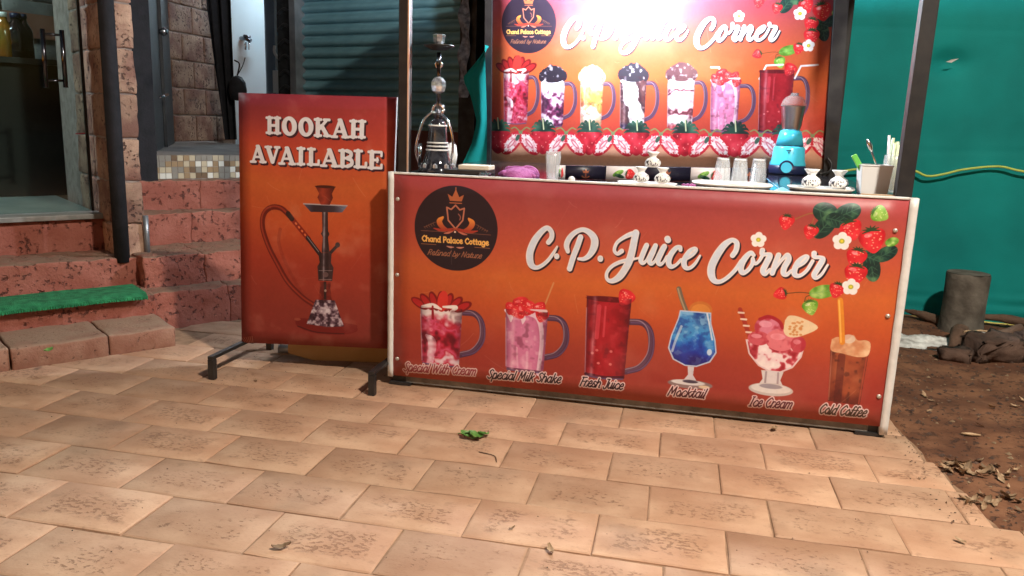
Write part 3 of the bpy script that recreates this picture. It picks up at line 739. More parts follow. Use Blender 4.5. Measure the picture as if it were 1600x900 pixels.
def art_sign():
    A = Art(640, 1030, .85)
    bg_gradient(A, [(0, (138, 46, 56)), (.1, (164, 56, 56)), (.22, (186, 70, 50)), (.36, (194, 92, 48)), (.5, (186, 78, 42)), (.66, (158, 54, 38)), (.85, (136, 48, 40)), (.95, (128, 46, 40)), (1, (134, 54, 46))], cx=.55, pull=.25)
    e = np.clip(1 - np.hypot(A.X / 260, A.Y / 190), 0, 1)[..., None] * .6
    A.img[:] = A.img * (1 - e) + np.array([84, 26, 48], np.float32) / 255 * e
    words = [('H', 112, 88, 177, 158), ('O', 179, 87, 242, 161), ('O', 247, 88, 310, 162), ('K', 313, 89, 379, 163), ('A', 383, 89, 455, 165), ('H', 455, 91, 523, 164),
             ('A', 48, 202, 113, 274), ('V', 110, 204, 171, 275), ('A', 167, 205, 237, 278), ('I', 242, 205, 276, 278), ('L', 285, 206, 338, 278), ('A', 340, 207, 415, 281), ('B', 413, 208, 476, 281), ('L', 476, 207, 531, 282), ('E', 532, 209, 593, 284)]
    sh, fr = A.blank(), A.blank()
    for w in words:
        slab(A, *w, off=(3, 3), grow=1.5, m=sh); slab(A, *w, off=(6, 6.5), grow=1.5, m=sh); slab(A, *w, m=fr)
    A.paint(sh, (52, 22, 38)); A.paint(fr, (224, 224, 232))
    # printed hookah: soft cast shadow is part of the artwork
    hose = [(321, 854), (273, 824), (209, 763), (162, 686), (122, 610), (97, 534), (103, 480), (134, 452), (177, 454), (216, 487)]
    A.paint(A.stroke([(x + 70, y + 60) for x, y in hose[:7]], w=14), (120, 36, 28), .35)
    A.paint(A.stroke(hose, w=22), (100, 24, 22)); A.paint(A.stroke(hose, w=7, off=(-4, -3)), (160, 58, 40), .8)
    A.paint(A.stroke([(216, 487), (235, 509), (294, 576)], w=21), (128, 28, 22))
    for j in range(5): A.paint(A.ell(240 + j * 13, 514 + j * 15, 6, 4, .9), (214, 110, 64))
    A.paint(A.stroke([(206, 474), (222, 496)], w=20), (40, 24, 28)); A.paint(A.stroke([(290, 572), (345, 640)], w=17), (34, 24, 30)); A.paint(A.stroke([(288, 566), (338, 628)], w=3), (170, 160, 165), .8)
    A.paint(A.stroke([(385, 632), (412, 602)], w=13), (38, 26, 32)); A.paint(A.ell(416, 596, 10, 11), (48, 36, 42))
    n = A.noise(24, 3, 4)
    u = (A.X - 363) / 24
    metal = A.ramp(np.abs(u + .15) + .25 * (n - .5), [(0, (140, 130, 136)), (.18, (66, 48, 54)), (.6, (34, 22, 28)), (1, (60, 40, 44))])
    A.paint(A.poly([(349, 462), (373, 462), (376, 540), (382, 552), (376, 566), (384, 630), (350, 630), (354, 566), (346, 552), (352, 540)]), metal)
    A.paint(A.poly([(336, 632), (392, 630), (390, 672), (400, 690), (332, 690), (342, 672)]), metal); A.paint(A.poly([(333, 690), (401, 690), (396, 748), (338, 748)]), metal)
    A.paint(A.stroke([(340, 706), (394, 704)], w=3), (150, 130, 130), .7); A.paint(A.stroke([(342, 744), (392, 742)], w=4), (150, 120, 116), .7); A.paint(A.ell(368, 722, 12, 11), (110, 84, 84), .8)
    A.paint(A.poly([(343, 752), (391, 752), (388, 780), (396, 830), (338, 830), (345, 780)]), A.ramp(n, [(.3, (90, 22, 22)), (.7, (146, 46, 34))])); A.paint(A.stroke([(366, 756), (367, 822)], w=11), (44, 24, 28)); A.paint(A.ell(368, 790, 5, 6), (150, 120, 110))
    A.paint(A.poly([(238, 925), (260, 912), (480, 928), (506, 944), (500, 962), (440, 976), (320, 974), (250, 950)], smooth=True), (112, 26, 26)); A.paint(A.stroke([(250, 948), (330, 970), (450, 972)], w=5), (70, 16, 20)); A.paint(A.ell(248, 918, 14, 6), (150, 70, 56))
    A.paint(A.poly([(326, 830), (408, 830), (430, 890), (450, 940), (380, 946), (288, 936), (305, 890)]), A.ramp(A.noise(16, 3, 7), [(.28, (40, 20, 34)), (.48, (96, 70, 84)), (.62, (170, 150, 160)), (.8, (214, 200, 208))]))
    A.paint(A.poly([(271, 432), (453, 434), (432, 462), (302, 464)]), A.ramp((A.X - 271) / 182, [(0, (86, 86, 110)), (.25, (40, 30, 40)), (.7, (56, 46, 56)), (1, (120, 126, 150))])); A.paint(A.stroke([(272, 432), (452, 434)], w=5), (170, 160, 165))
    A.paint(A.poly([(319, 358), (403, 358), (388, 388), (393, 404), (380, 433), (344, 433), (329, 404), (336, 388)], smooth=False), A.ramp((A.X - 320) / 80 + .3 * (n - .5), [(0, (84, 24, 20)), (.4, (156, 56, 40)), (1, (70, 18, 18))])); A.paint(A.ell(361, 360, 42, 6), (66, 24, 22))
    # the corner of the print has lifted and shows torn white threads
    for j in range(6): A.paint(A.stroke([(2 + j * 9, 1010 - j * 2), (16 + j * 7, 1028)], w=2), (216, 170, 150), .8)
    A.wear(8)
    return A.image('hookah_sign_print')


def art_box(dark):
    A = Art(160, 60, 2.2)
    if dark:
        A.img[:] = np.array([26, 22, 40], np.float32) / 255
        A.paint(A.poly([(70, 32), (66, 18), (74, 24), (80, 12), (86, 24), (94, 18), (90, 32)]), (150, 84, 58))
        A.paint(A.stroke([(66, 46), (74, 52), (86, 52), (94, 46)], w=5), (150, 84, 58)); A.paint(A.stroke([(80, 36), (80, 50)], w=6), (130, 70, 52))
    else:
        A.img[:] = np.array([214, 206, 208], np.float32) / 255
        berry(A, 104, 34, 24, -1.3, 3); leaf(A, 52, 30, 26, 11, -.5, 2, LG); leaf(A, 58, 42, 22, 8, .3, 4)
    return A.image('box_print')


# ------------------------------------------------------------------ mesh helpers
class MB:
    def __init__(s): s.v, s.f, s.sm, s.mi, s.uv = [], [], [], [], {}

    def add(s, vs, fs, smooth=False, mi=0):
        o = len(s.v)
        s.v += [tuple(map(float, v)) for v in vs]
        for f in fs:
            s.f.append(tuple(o + i for i in f)); s.sm.append(smooth); s.mi.append(mi)
        return o

    def box(s, lo, hi, mi=0):
        (a, b, c), (d, e, f) = lo, hi
        s.add([(a,b,c),(d,b,c),(d,e,c),(a,e,c),(a,b,f),(d,b,f),(d,e,f),(a,e,f)],
              [(3,2,1,0),(4,5,6,7),(0,1,5,4),(1,2,6,5),(2,3,7,6),(3,0,4,7)], mi=mi); return s

    def hexa(s, p, mi=0):           # 8 points, bottom ring then top ring
        s.add(p, [(3,2,1,0),(4,5,6,7),(0,1,5,4),(1,2,6,5),(2,3,7,6),(3,0,4,7)], mi=mi); return s

    def beam(s, p0, p1, w, h, up=(0, 0, 1), mi=0):
        p0, p1 = Vector(p0), Vector(p1); d = (p1 - p0).normalized(); up = Vector(up)
        if abs(d.dot(up)) > .95: up = Vector((0, 1, 0))
        x = d.cross(up).normalized(); z = x.cross(d)
        ring = [(-w/2,-h/2),(w/2,-h/2),(w/2,h/2),(-w/2,h/2)]
        s.add([p + x*a + z*b for p in (p0, p1) for a, b in ring], [(3,2,1,0),(4,5,6,7),(0,1,5,4),(1,2,6,5),(2,3,7,6),(3,0,4,7)], mi=mi); return s

    def lathe(s, c, prof, n=24, mi=0, cap=True, smooth=True, wob=0):
        c = Vector(c); m = len(prof)
        vs = []
        for r, z in prof:
            for k in range(n):
                a = 2 * math.pi * k / n
                rr = r * (1 + (wob * math.sin(k * 2.39996 * 3 + z * 90) if wob else 0))
                vs.append(c + Vector((rr * math.cos(a), rr * math.sin(a), z)))
        fs = [(i*n+k, i*n+(k+1) % n, (i+1)*n+(k+1) % n, (i+1)*n+k) for i in range(m-1) for k in range(n)]
        o = s.add(vs, fs, smooth, mi)
        if cap:
            s.f += [tuple(o + n-1-k for k in range(n)), tuple(o + (m-1)*n + k for k in range(n))]; s.sm += [False]*2; s.mi += [mi]*2
        return s

    def tube(s, path, r, n=10, mi=0, smooth=True, sub=4):
        P = catmull([tuple(p) + ((q,)) for p, q in zip(path, (r if hasattr(r, '__len__') else [r]*len(path)))], sub) if sub > 1 else np.array([tuple(p) + ((q,)) for p, q in zip(path, (r if hasattr(r, '__len__') else [r]*len(path)))])
        pts = [Vector(p[:3]) for p in P]; rad = [p[3] for p in P]
        t0 = (pts[1]-pts[0]).normalized(); x = t0.orthogonal().normalized(); vs = []
        for i, p in enumerate(pts):
            t = (pts[min(i+1, len(pts)-1)] - pts[max(i-1, 0)]).normalized()
            x = (x - t*x.dot(t)).normalized(); y = t.cross(x)
            for k in range(n):
                a = 2*math.pi*k/n; vs.append(p + (x*math.cos(a) + y*math.sin(a))*rad[i])
        m = len(pts)
        fs = [(i*n+k, i*n+(k+1) % n, (i+1)*n+(k+1) % n, (i+1)*n+k) for i in range(m-1) for k in range(n)]
        o = s.add(vs, fs, smooth, mi)
        s.f += [tuple(o+n-1-k for k in range(n)), tuple(o+(m-1)*n+k for k in range(n))]; s.sm += [False]*2; s.mi += [mi]*2
        return s

    def grid(s, fn, nu, nv, smooth=True, mi=0):
        vs = [fn(i/nu, j/nv) for j in range(nv+1) for i in range(nu+1)]
        fs = [(j*(nu+1)+i, j*(nu+1)+i+1, (j+1)*(nu+1)+i+1, (j+1)*(nu+1)+i) for j in range(nv) for i in range(nu)]
        s.add(vs, fs, smooth, mi); return s

    def mesh(s, name, mats, origin=(0, 0, 0)):
        me = bpy.data.meshes.new(name)
        o = Vector(origin)
        me.from_pydata([Vector(v) - o for v in s.v], [], s.f)
        for m in (mats if isinstance(mats, (list, tuple)) else [mats]): me.materials.append(m)
        me.polygons.foreach_set('use_smooth', s.sm); me.polygons.foreach_set('material_index', s.mi)
        me.update()
        return me


WL = {}                                          # world origin of every object made


def link(name, data, parent=None, origin=(0, 0, 0), rot=None):
    o = bpy.data.objects.new(name, data); COL.objects.link(o)
    origin = Vector(origin); WL[o.name] = origin
    if parent is not None:
        o.parent = parent; o.location = origin - WL[parent.name]
    else:
        o.location = origin
    if rot is not None: o.rotation_euler = rot
    return o


def thing(name, label, cat, loc, group=None):
    o = link(name, None, None, loc); o.empty_display_size = .05
    o['label'] = label; o['category'] = cat
    if group: o['group'] = group
    return o


def part(name, mb, mats, parent, label=None, kind=None, bevel=None):
    vs = np.array(mb.v); c = (vs.min(0) + vs.max(0)) / 2
    o = link(name, mb.mesh(name, mats, c), parent, c)
    if label: o['label'] = label
    if kind: o['kind'] = kind
    if bevel: bev(o, bevel)
    return o


def bev(o, w, seg=2):
    b = o.modifiers.new('bevel', 'BEVEL'); b.width = w; b.segments = seg; b.limit_method = 'ANGLE'; b.angle_limit = math.radians(40)
    return o


def single(name, mb, mats, label, cat, group=None, bevel=None):
    vs = np.array(mb.v); c = (vs.min(0) + vs.max(0)) / 2; c[2] = vs[:, 2].min()
    o = link(name, mb.mesh(name, mats, c), None, c)
    o['label'] = label; o['category'] = cat
    if group: o['group'] = group
    if bevel: bev(o, bevel)
    return o


def struct(name, mb, mats, kind='structure', parent=None):
    o = link(name, mb.mesh(name, mats), parent, (0, 0, 0)); o['kind'] = kind
    return o


def nz(x, y, z=0.0): return mnoise.noise((x, y, z))


def rough_block(lx, ly, lz, res=.035, amp=.006, rnd=.012, seed=0.0, rx=1.0, shift=None):
    """A hewn stone block centred on its own origin, edges worn round, faces uneven."""
    mb = MB(); nx, ny, nzz = (max(4, round(l / res)) for l in (lx, ly, lz))
    idx = {}; vs = []

    def lat(i, n, l):                    # lattice lines crowd close to the arrises so they stay crisp
        e = min(.008, l / n * .5)
        if n < 3 or i in (0, n): return (i / n - .5) * l
        return -l / 2 + e + (l - 2 * e) * (i - 1) / (n - 2)

    def vert(i, j, k):
        if (i, j, k) in idx: return idx[(i, j, k)]
        p = Vector((lat(i, nx, lx), lat(j, ny, ly), lat(k, nzz, lz)))
        e = (i in (0, nx)) + (j in (0, ny)) + (k in (0, nzz))
        if e >= 2:
            if i in (0, nx): p.x -= math.copysign(rnd * rx * (.3 + .7 * abs(nz(j * .9 + seed, k * .9, i))), p.x)
            if j in (0, ny): p.y -= math.copysign(rnd * (.3 + .7 * abs(nz(i * .9, k * .9 + seed, j))), p.y)
            if k in (0, nzz): p.z -= math.copysign(rnd * (.3 + .7 * abs(nz(i * .9 + seed, j * .9, k))), p.z)
        q = (p + (Vector(shift) if shift else Vector((seed * .56, seed * .24, seed * .08)))) * 13; q2 = q * 3
        d = Vector((nz(q.x, q.y, q.z) + .5 * nz(q2.x, q2.y, q2.z), nz(q.y + 5, q.z, q.x) + .5 * nz(q2.y, q2.z, q2.x), nz(q.z, q.x + 9, q.y) + .5 * nz(q2.z, q2.x, q2.y)))
        p += d * amp
        idx[(i, j, k)] = len(vs); vs.append(p); return idx[(i, j, k)]
    fs = []
    for i in range(nx):
        for j in range(ny):
            for k, fl in ((0, 1), (nzz, 0)):
                f = [vert(i, j, k), vert(i+1, j, k), vert(i+1, j+1, k), vert(i, j+1, k)]; fs.append(tuple(f[::-1] if fl else f))
    for i in range(nx):
        for k in range(nzz):
            for j, fl in ((0, 0), (ny, 1)):
                f = [vert(i, j, k), vert(i+1, j, k), vert(i+1, j, k+1), vert(i, j, k+1)]; fs.append(tuple(f[::-1] if fl else f))
    for j in range(ny):
        for k in range(nzz):
            for i, fl in ((0, 1), (nx, 0)):
                f = [vert(i, j, k), vert(i, j+1, k), vert(i, j+1, k+1), vert(i, j, k+1)]; fs.append(tuple(f[::-1] if fl else f))
    mb.add(vs, fs, True)
    if rx < .2:                                     # crisp butt joints at the two ends
        for q in range(len(fs) - 2 * ny * nzz, len(fs)): mb.sm[q] = False
    return mb


BLK = {}


def block(name, lx, ly, lz, m, parent, c, rz, variant=0, **kw):
    key = (round(lx, 3), round(ly, 3), round(lz, 3), m.name, variant, str(kw.get('shift')))
    if key not in BLK:
        BLK[key] = rough_block(lx, ly, lz, seed=variant * 1.7 + lx * 3, **kw).mesh(name, m)
    return link(name, BLK[key], parent, c, (0, 0, rz))

# ------------------------------------------------------------------ palette
M = {}
M['paver'] = pitted('laterite_paving', (.41, .23, .14, 1), (.53, .335, .22, 1), (.17, .082, .045, 1), rnd=.13, pit_scale=105, pit_amt=.6, pit_lo=.54, clus_lo=.38, mask_margin=(.14, .086), stretch=(.62, 1, 1), stain=True)
M['redstep'] = pitted('red_oxide_stone', (.29, .080, .052, 1), (.37, .125, .088, 1), (.075, .022, .016, 1), rnd=.03, pit_scale=42, pit_amt=.75, bump=1.0, bdist=.014, pit_lo=.565, dust=(.25, .145, .095, 1))
M['curb'] = pitted('dusty_curb_stone', (.24, .10, .062, 1), (.34, .18, .12, 1), (.12, .06, .045, 1), rnd=.1, pit_scale=50, pit_amt=.5, bump=.9, bdist=.012, dust=(.31, .195, .13, 1))
M['brick'] = pitted('laterite_brick', (.22, .10, .07, 1), (.46, .29, .20, 1), (.07, .03, .025, 1), rnd=.18, pit_scale=48, pit_amt=.9, pit_lo=.55, bump=1.0, bdist=.012)
M['greybrick'] = pitted('grey_block', (.20, .19, .18, 1), (.30, .29, .27, 1), (.10, .09, .09, 1), rnd=.12, pit_scale=40, pit_amt=.4)
M['mortar'] = mat('mortar', (.22, .17, .15), (.34, .28, .25), rough=.9, scale=20, bump=.4)
M['joint'] = mat('joint_soil', (.20, .115, .068), (.34, .21, .13), rough=.95, scale=18, bump=.4)
M['plaster'] = mat('dark_red_plaster', (.10, .035, .03), (.15, .06, .05), rough=.85, scale=5, bump=.15)
M['bandplaster'] = mat('rust_band_plaster', (.34, .14, .09), (.40, .19, .13), rough=.8, scale=6)
M['dirt'] = pitted('red_dirt', (.092, .032, .013, 1), (.195, .084, .040, 1), (.035, .016, .010, 1), rnd=0, pit_scale=34, pit_amt=.6, rough=.95, bump=1.0, pit_lo=.56, clus_lo=.40)
M['ground'] = mat('ground_soil', (.12, .055, .03), (.18, .09, .05), rough=.95, scale=2, bump=.4)
M['blackmetal'] = mat('black_painted_steel', (.012, .012, .014), (.03, .028, .027), rough=.42, scale=14, spec=.5, bump=.05)
M['polemetal'] = mat('worn_black_steel', (.010, .010, .012), (.022, .02, .02), rough=.5, metal=.0, scale=22)
M['greysteel'] = mat('grey_steel', (.22, .23, .25), (.32, .33, .35), rough=.4, metal=.6, scale=10)
M['whitetrim'] = mat('white_board_edge', (.62, .60, .58), (.72, .70, .68), rough=.5, scale=30, bump=.1)
M['counter'] = mat('black_granite', (.012, .011, .014), (.03, .028, .035), rough=.08, scale=120, spec=.6)
M['carcass'] = mat('carcass_board', (.03, .026, .024), (.05, .045, .04), rough=.7, scale=8)
M['railstone'] = mat('grey_stone_rail', (.13, .115, .10), (.24, .22, .20), rough=.8, scale=18, bump=.5)
M['screw'] = mat('screw_cap', (.55, .5, .45), rough=.35, metal=.5)
M['sheetback'] = mat('board_back', (.35, .33, .31), rough=.7)
M['cardboard'] = mat('brown_cardboard', (.36, .20, .075), (.44, .26, .11), rough=.8, scale=6, bump=.1)
M['net'] = None
M['shutter'] = mat('green_black_shutter', (.13, .28, .33), (.17, .34, .39), rough=.36, metal=.1, scale=9, spec=.6)
M['shutterguide'] = mat('shutter_guide', (.02, .022, .025), (.05, .055, .06), rough=.4, metal=.4, scale=15)
M['glass'] = mat('door_glass', (.45, .6, .58), rough=.03, alpha=.12, spec=.5)
gm = M['glass']; n_, l_ = gm.node_tree.nodes, gm.node_tree.links
tr = n_.new("ShaderNodeBsdfTransparent"); tr.inputs[0].default_value = (.80, .90, .88, 1)
gs = n_.new("ShaderNodeBsdfGlossy"); gs.inputs["Roughness"].default_value = .03
fr_ = n_.new("ShaderNodeFresnel"); fr_.inputs[0].default_value = 1.35
ms = n_.new("ShaderNodeMixShader"); l_.new(fr_.outputs[0], ms.inputs[0]); l_.new(tr.outputs[0], ms.inputs[1]); l_.new(gs.outputs[0], ms.inputs[2])
l_.new(ms.outputs[0], n_["Material Output"].inputs[0])
M['chrome'] = mat('chrome', (.7, .7, .72), rough=.14, metal=1.0)
M['darkchrome'] = mat('dark_chrome', (.12, .12, .14), rough=.18, metal=1.0)
M['darkwood'] = mat('dark_wood', (.010, .006, .005), (.02, .012, .010), rough=.5, scale=4)
M['blackcloth'] = mat('black_cloth', (.008, .008, .011), (.016, .015, .02), rough=.85, scale=20, bump=.2)
M['floor'] = mat('grey_green_floor', (.16, .19, .18), (.25, .27, .25), rough=.35, scale=7)
M['sill'] = mat('grey_sill_stone', (.20, .20, .19), (.30, .29, .28), rough=.45, scale=22)
M['cement'] = mat('cement_floor', (.16, .13, .115), (.24, .20, .175), rough=.85, scale=7, bump=.4)
M['matgreen'] = mat('green_turf_mat', (.010, .13, .05), (.03, .27, .105), rough=.95, scale=26, bump=.8, bscale=180)
M['whitewall'] = mat('pale_tiled_wall', (.60, .72, .78), (.66, .78, .82), rough=.3, scale=2)
M['clear'] = mat('tumbler_glass', (.82, .85, .88), rough=.05, alpha=.24, spec=1.0)
M['whiteplastic'] = mat('white_plastic', (.74, .74, .74), rough=.35)
M['whitecer'] = mat('white_tray', (.76, .72, .66), rough=.3)
M['bluemix'] = mat('sky_blue_plastic', (.06, .50, .68), rough=.25, coat=.3)
M['navy'] = mat('navy_plastic', (.012, .018, .06), rough=.35)
M['pinkcloth'] = mat('purple_cloth', (.30, .06, .22), (.46, .13, .36), rough=.85, scale=40, bump=.5, bscale=150)
M['greenplastic'] = mat('green_plastic', (.16, .55, .10), rough=.35)
M['bluerag'] = mat('pale_blue_plastic', (.22, .50, .72), rough=.4)
M['straw'] = mat('straws', (.55, .68, .38), (.75, .80, .62), rough=.4, scale=30, rnd=.25)
M['wood'] = mat('pale_wood', (.42, .28, .16), (.52, .36, .22), rough=.6, scale=12)
M['cream'] = mat('cream_paper', (.62, .52, .40), (.70, .60, .48), rough=.7, scale=10)
M['stump'] = mat('grey_tree_stump', (.065, .054, .043), (.16, .14, .115), rough=.9, scale=11, bump=.8, bscale=30)
M['root'] = mat('brown_root', (.09, .05, .032), (.15, .09, .06), rough=.9, scale=10, bump=.8)
M['rock'] = mat('brown_stone', (.045, .025, .018), (.11, .065, .047), rough=.9, scale=9, bump=.9)
M['ash'] = mat('pale_ash', (.26, .23, .21), (.80, .80, .78), rough=.95, scale=16, bump=.7)
M['leafgreen'] = mat('green_leaf', (.06, .17, .025), (.16, .30, .07), rough=.5, scale=30)
M['leafdry'] = mat('dry_leaf', (.19, .115, .062), (.36, .25, .155), rough=.75, scale=30, rnd=.35)
M['twig'] = mat('dark_twig', (.06, .035, .02), (.12, .07, .045), rough=.9, scale=20)
M['yellowcord'] = mat('yellow_green_cord', (.42, .52, .08), (.50, .60, .12), rough=.5, scale=20)
M['selvedge'] = mat('yellow_selvedge', (.60, .52, .12), rough=.7)
M['redplastic'] = mat('red_plastic', (.45, .02, .03), rough=.35)
M['crystal'] = mat('crystal', (.85, .85, .88), (.25, .25, .3), rough=.08, metal=.6, scale=60)
M['juicebottle'] = mat('orange_drink', (.32, .09, .012), (.16, .12, .02), rough=.12, scale=6, coat=.5)
M['darkbottle'] = mat('dark_bottle_glass', (.018, .012, .012), rough=.06, coat=.5)
M['bulb'] = mat('bulb_glow', (1, 1, 1), emit=(.80, .90, 1.0), estr=1)
M['streetlens'] = mat('street_lamp_lens', (1, 1, 1), emit=(1.0, .90, .76), estr=1)
M['tubeglow'] = mat('tube_glow', (1, 1, 1), emit=(.70, .88, 1.0), estr=1)
M['tubedim'] = mat('room_tube_glow', (1, 1, 1), emit=(.75, .9, .95), estr=1)
M['copper'] = mat('copper_print', (.35, .14, .08), rough=.5)

# green shade net: woven sheet with fine threads
m = mat('green_shade_net', (.0025, .185, .18), (.004, .25, .24), rough=.75, scale=2.5, bump=0, spec=.25)
n_, l_ = m.node_tree.nodes, m.node_tree.links
tc = n_.new("ShaderNodeTexCoord"); mp = n_.new("ShaderNodeMapping"); mp.inputs["Scale"].default_value = (60, 60, 700)
nz_ = n_.new("ShaderNodeTexNoise"); nz_.inputs["Scale"].default_value = 1.0; nz_.inputs["Detail"].default_value = 3
bp = n_.new("ShaderNodeBump"); bp.inputs["Strength"].default_value = .25; bp.inputs["Distance"].default_value = .004
l_.new(tc.outputs["Object"], mp.inputs[0]); l_.new(mp.outputs[0], nz_.inputs["Vector"]); l_.new(nz_.outputs["Fac"], bp.inputs["Height"]); l_.new(bp.outputs[0], n_["Principled BSDF"].inputs["Normal"])
M['net'] = m

# paper pouch: white with dark squiggle print on the belly only
m = mat('printed_white_pouch', (.78, .77, .76), rough=.6)
n_, l_ = m.node_tree.nodes, m.node_tree.links
tc = n_.new("ShaderNodeTexCoord")
sp = n_.new("ShaderNodeSeparateXYZ"); l_.new(tc.outputs["Object"], sp.inputs[0])
mp = n_.new("ShaderNodeMapping"); mp.inputs["Scale"].default_value = (150, 150, 75); l_.new(tc.outputs["Object"], mp.inputs[0])
nn = n_.new("ShaderNodeTexNoise"); nn.inputs["Scale"].default_value = 1.0; nn.inputs["Detail"].default_value = 1.0; l_.new(mp.outputs[0], nn.inputs["Vector"])
r1 = n_.new("ShaderNodeMapRange"); r1.inputs["From Min"].default_value = .54; r1.inputs["From Max"].default_value = .57; l_.new(nn.outputs["Fac"], r1.inputs["Value"])
r2 = n_.new("ShaderNodeMapRange"); r2.inputs["From Min"].default_value = .030; r2.inputs["From Max"].default_value = .026; l_.new(sp.outputs[2], r2.inputs["Value"])
r3 = n_.new("ShaderNodeMapRange"); r3.inputs["From Min"].default_value = .004; r3.inputs["From Max"].default_value = .008; l_.new(sp.outputs[2], r3.inputs["Value"])
mm = n_.new("ShaderNodeMath"); mm.operation = 'MULTIPLY'; l_.new(r1.outputs[0], mm.inputs[0]); l_.new(r2.outputs[0], mm.inputs[1])
m3 = n_.new("ShaderNodeMath"); m3.operation = 'MULTIPLY'; l_.new(mm.outputs[0], m3.inputs[0]); l_.new(r3.outputs[0], m3.inputs[1])
mx = n_.new("ShaderNodeMix"); mx.data_type = 'RGBA'; mx.inputs[6].default_value = (.78, .77, .76, 1); mx.inputs[7].default_value = (.04, .035, .05, 1)
l_.new(m3.outputs[0], mx.inputs["Factor"]); l_.new(mx.outputs[2], n_["Principled BSDF"].inputs["Base Color"])
M['pouch'] = m


def set_emission(m, watts, area):
    m.node_tree.nodes["Principled BSDF"].inputs["Emission Strength"].default_value = watts / (math.pi * area)


# ------------------------------------------------------------------ facade frame of the left building
TH = math.radians(53.0)
UX, UY = math.cos(TH), math.sin(TH)
def FP(U, Wd, z): return Vector((UX * U - UY * Wd, UY * U + UX * Wd, z))
def fbox(mb, U0, U1, W0, W1, z0, z1, mi=0):
    mb.hexa([FP(U0, W0, z0), FP(U1, W0, z0), FP(U1, W1, z0), FP(U0, W1, z0), FP(U0, W0, z1), FP(U1, W0, z1), FP(U1, W1, z1), FP(U0, W1, z1)], mi)
    return mb
def fblock(name, U0, U1, W0, W1, z0, z1, m, parent, var=0, **kw):
    if name in ('step_block', 'curb_stone'): kw['shift'] = ((U0 + U1) / 2, (W0 + W1) / 2, (z0 + z1) / 2)
    return block(name, U1 - U0, W1 - W0, z1 - z0, m, parent, FP((U0 + U1) / 2, (W0 + W1) / 2, (z0 + z1) / 2), TH, var, **kw)


# ------------------------------------------------------------------ ground, dirt, pavement
mb = MB(); mb.grid(lambda a, b: (-30 + 60 * a, -30 + 60 * b, -.07), 8, 8, False)
struct('ground', mb, M['ground'])


def dirt_dist(x, y):
    d1 = x - (1.912 + .085 * max(0, min(1, (.09 - y) / .7))) + .02 * nz(x * 4, y * 9)
    d2 = y + .645 + .03 * (x - 2) + .05 * nz(x * 5, y * 5, 3) + .03 * nz(x * 14, y * 14, 5)
    return min(d1, d2)


def dirt_z(x, y):
    d = dirt_dist(x, y)
    t = max(0.0, min(1.0, (d + .03) / .07)); t = t * t * (3 - 2 * t)
    z = -.022 + .027 * t + t * (.012 * nz(x * 2.3, y * 2.3) + .006 * nz(x * 9, y * 9, 2) + .003 * nz(x * 28, y * 28, 4))
    return z + .06 * max(0, min(1, (y - 1.1) / .8)) * t * .35


mb = MB(); mb.grid(lambda a, b: (1.75 + 4.6 * a ** 1.5, -1.0 + 3.6 * b, dirt_z(1.75 + 4.6 * a ** 1.5, -1.0 + 3.6 * b)), 150, 130)
struct('dirt', mb, M['dirt'])

PY = .012
def PV(u, v): return (u * math.cos(PY) - v * math.sin(PY), u * math.sin(PY) + v * math.cos(PY))
mb = MB(); mb.hexa([(*PV(-3.4, -2.4), -.06), (*PV(4.2, -2.4), -.06), (*PV(4.2, 1.6), -.06), (*PV(-3.4, 1.6), -.06), (*PV(-3.4, -2.4), -.0052), (*PV(4.2, -2.4), -.0052), (*PV(4.2, 1.6), -.0052), (*PV(-3.4, 1.6), -.0052)])
pavement = struct('pavement', mb, M['joint'])


def paver_mesh(lx, ly, seed):
    mb = MB(); nx, ny = 5, 4; ins = .0045
    xs = [-lx/2] + [-lx/2 + ins + (lx - 2*ins) * i / (nx-2) for i in range(nx-1)] + [lx/2]
    ys = [-ly/2] + [-ly/2 + ins + (ly - 2*ins) * i / (ny-2) for i in range(ny-1)] + [ly/2]
    vs = []
    for j, y in enumerate(ys):
        for i, x in enumerate(xs):
            e = i in (0, nx) or j in (0, ny)
            w = .0036
            vs.append((x + w * nz(x * 11, y * 11, seed), y + w * nz(x * 11, y * 11, seed + 7), (-.0028 if e else 0) + .0016 * nz(x * 9, y * 9, seed + 3)))
    W_ = nx + 1
    fs = [(j*W_+i, j*W_+i+1, (j+1)*W_+i+1, (j+1)*W_+i) for j in range(ny) for i in range(nx)]
    o = len(vs)
    ring = [i for i in range(W_)] + [j*W_+nx for j in range(1, ny+1)] + [ny*W_+i for i in range(nx-1, -1, -1)] + [j*W_ for j in range(ny-1, 0, -1)]
    for k in ring: vs.append((vs[k][0], vs[k][1], -.03))
    n = len(ring)
    fs += [(ring[(k+1) % n], ring[k], o+k, o+(k+1) % n) for k in range(n)]
    mb.add(vs, fs, True)
    for q, f in enumerate(mb.f):
        i, j = q % nx, q // nx
        mb.sm[q] = j < ny and 0 < i < nx - 1 and 0 < j < ny - 1
    return mb.mesh('paver', M['paver'])


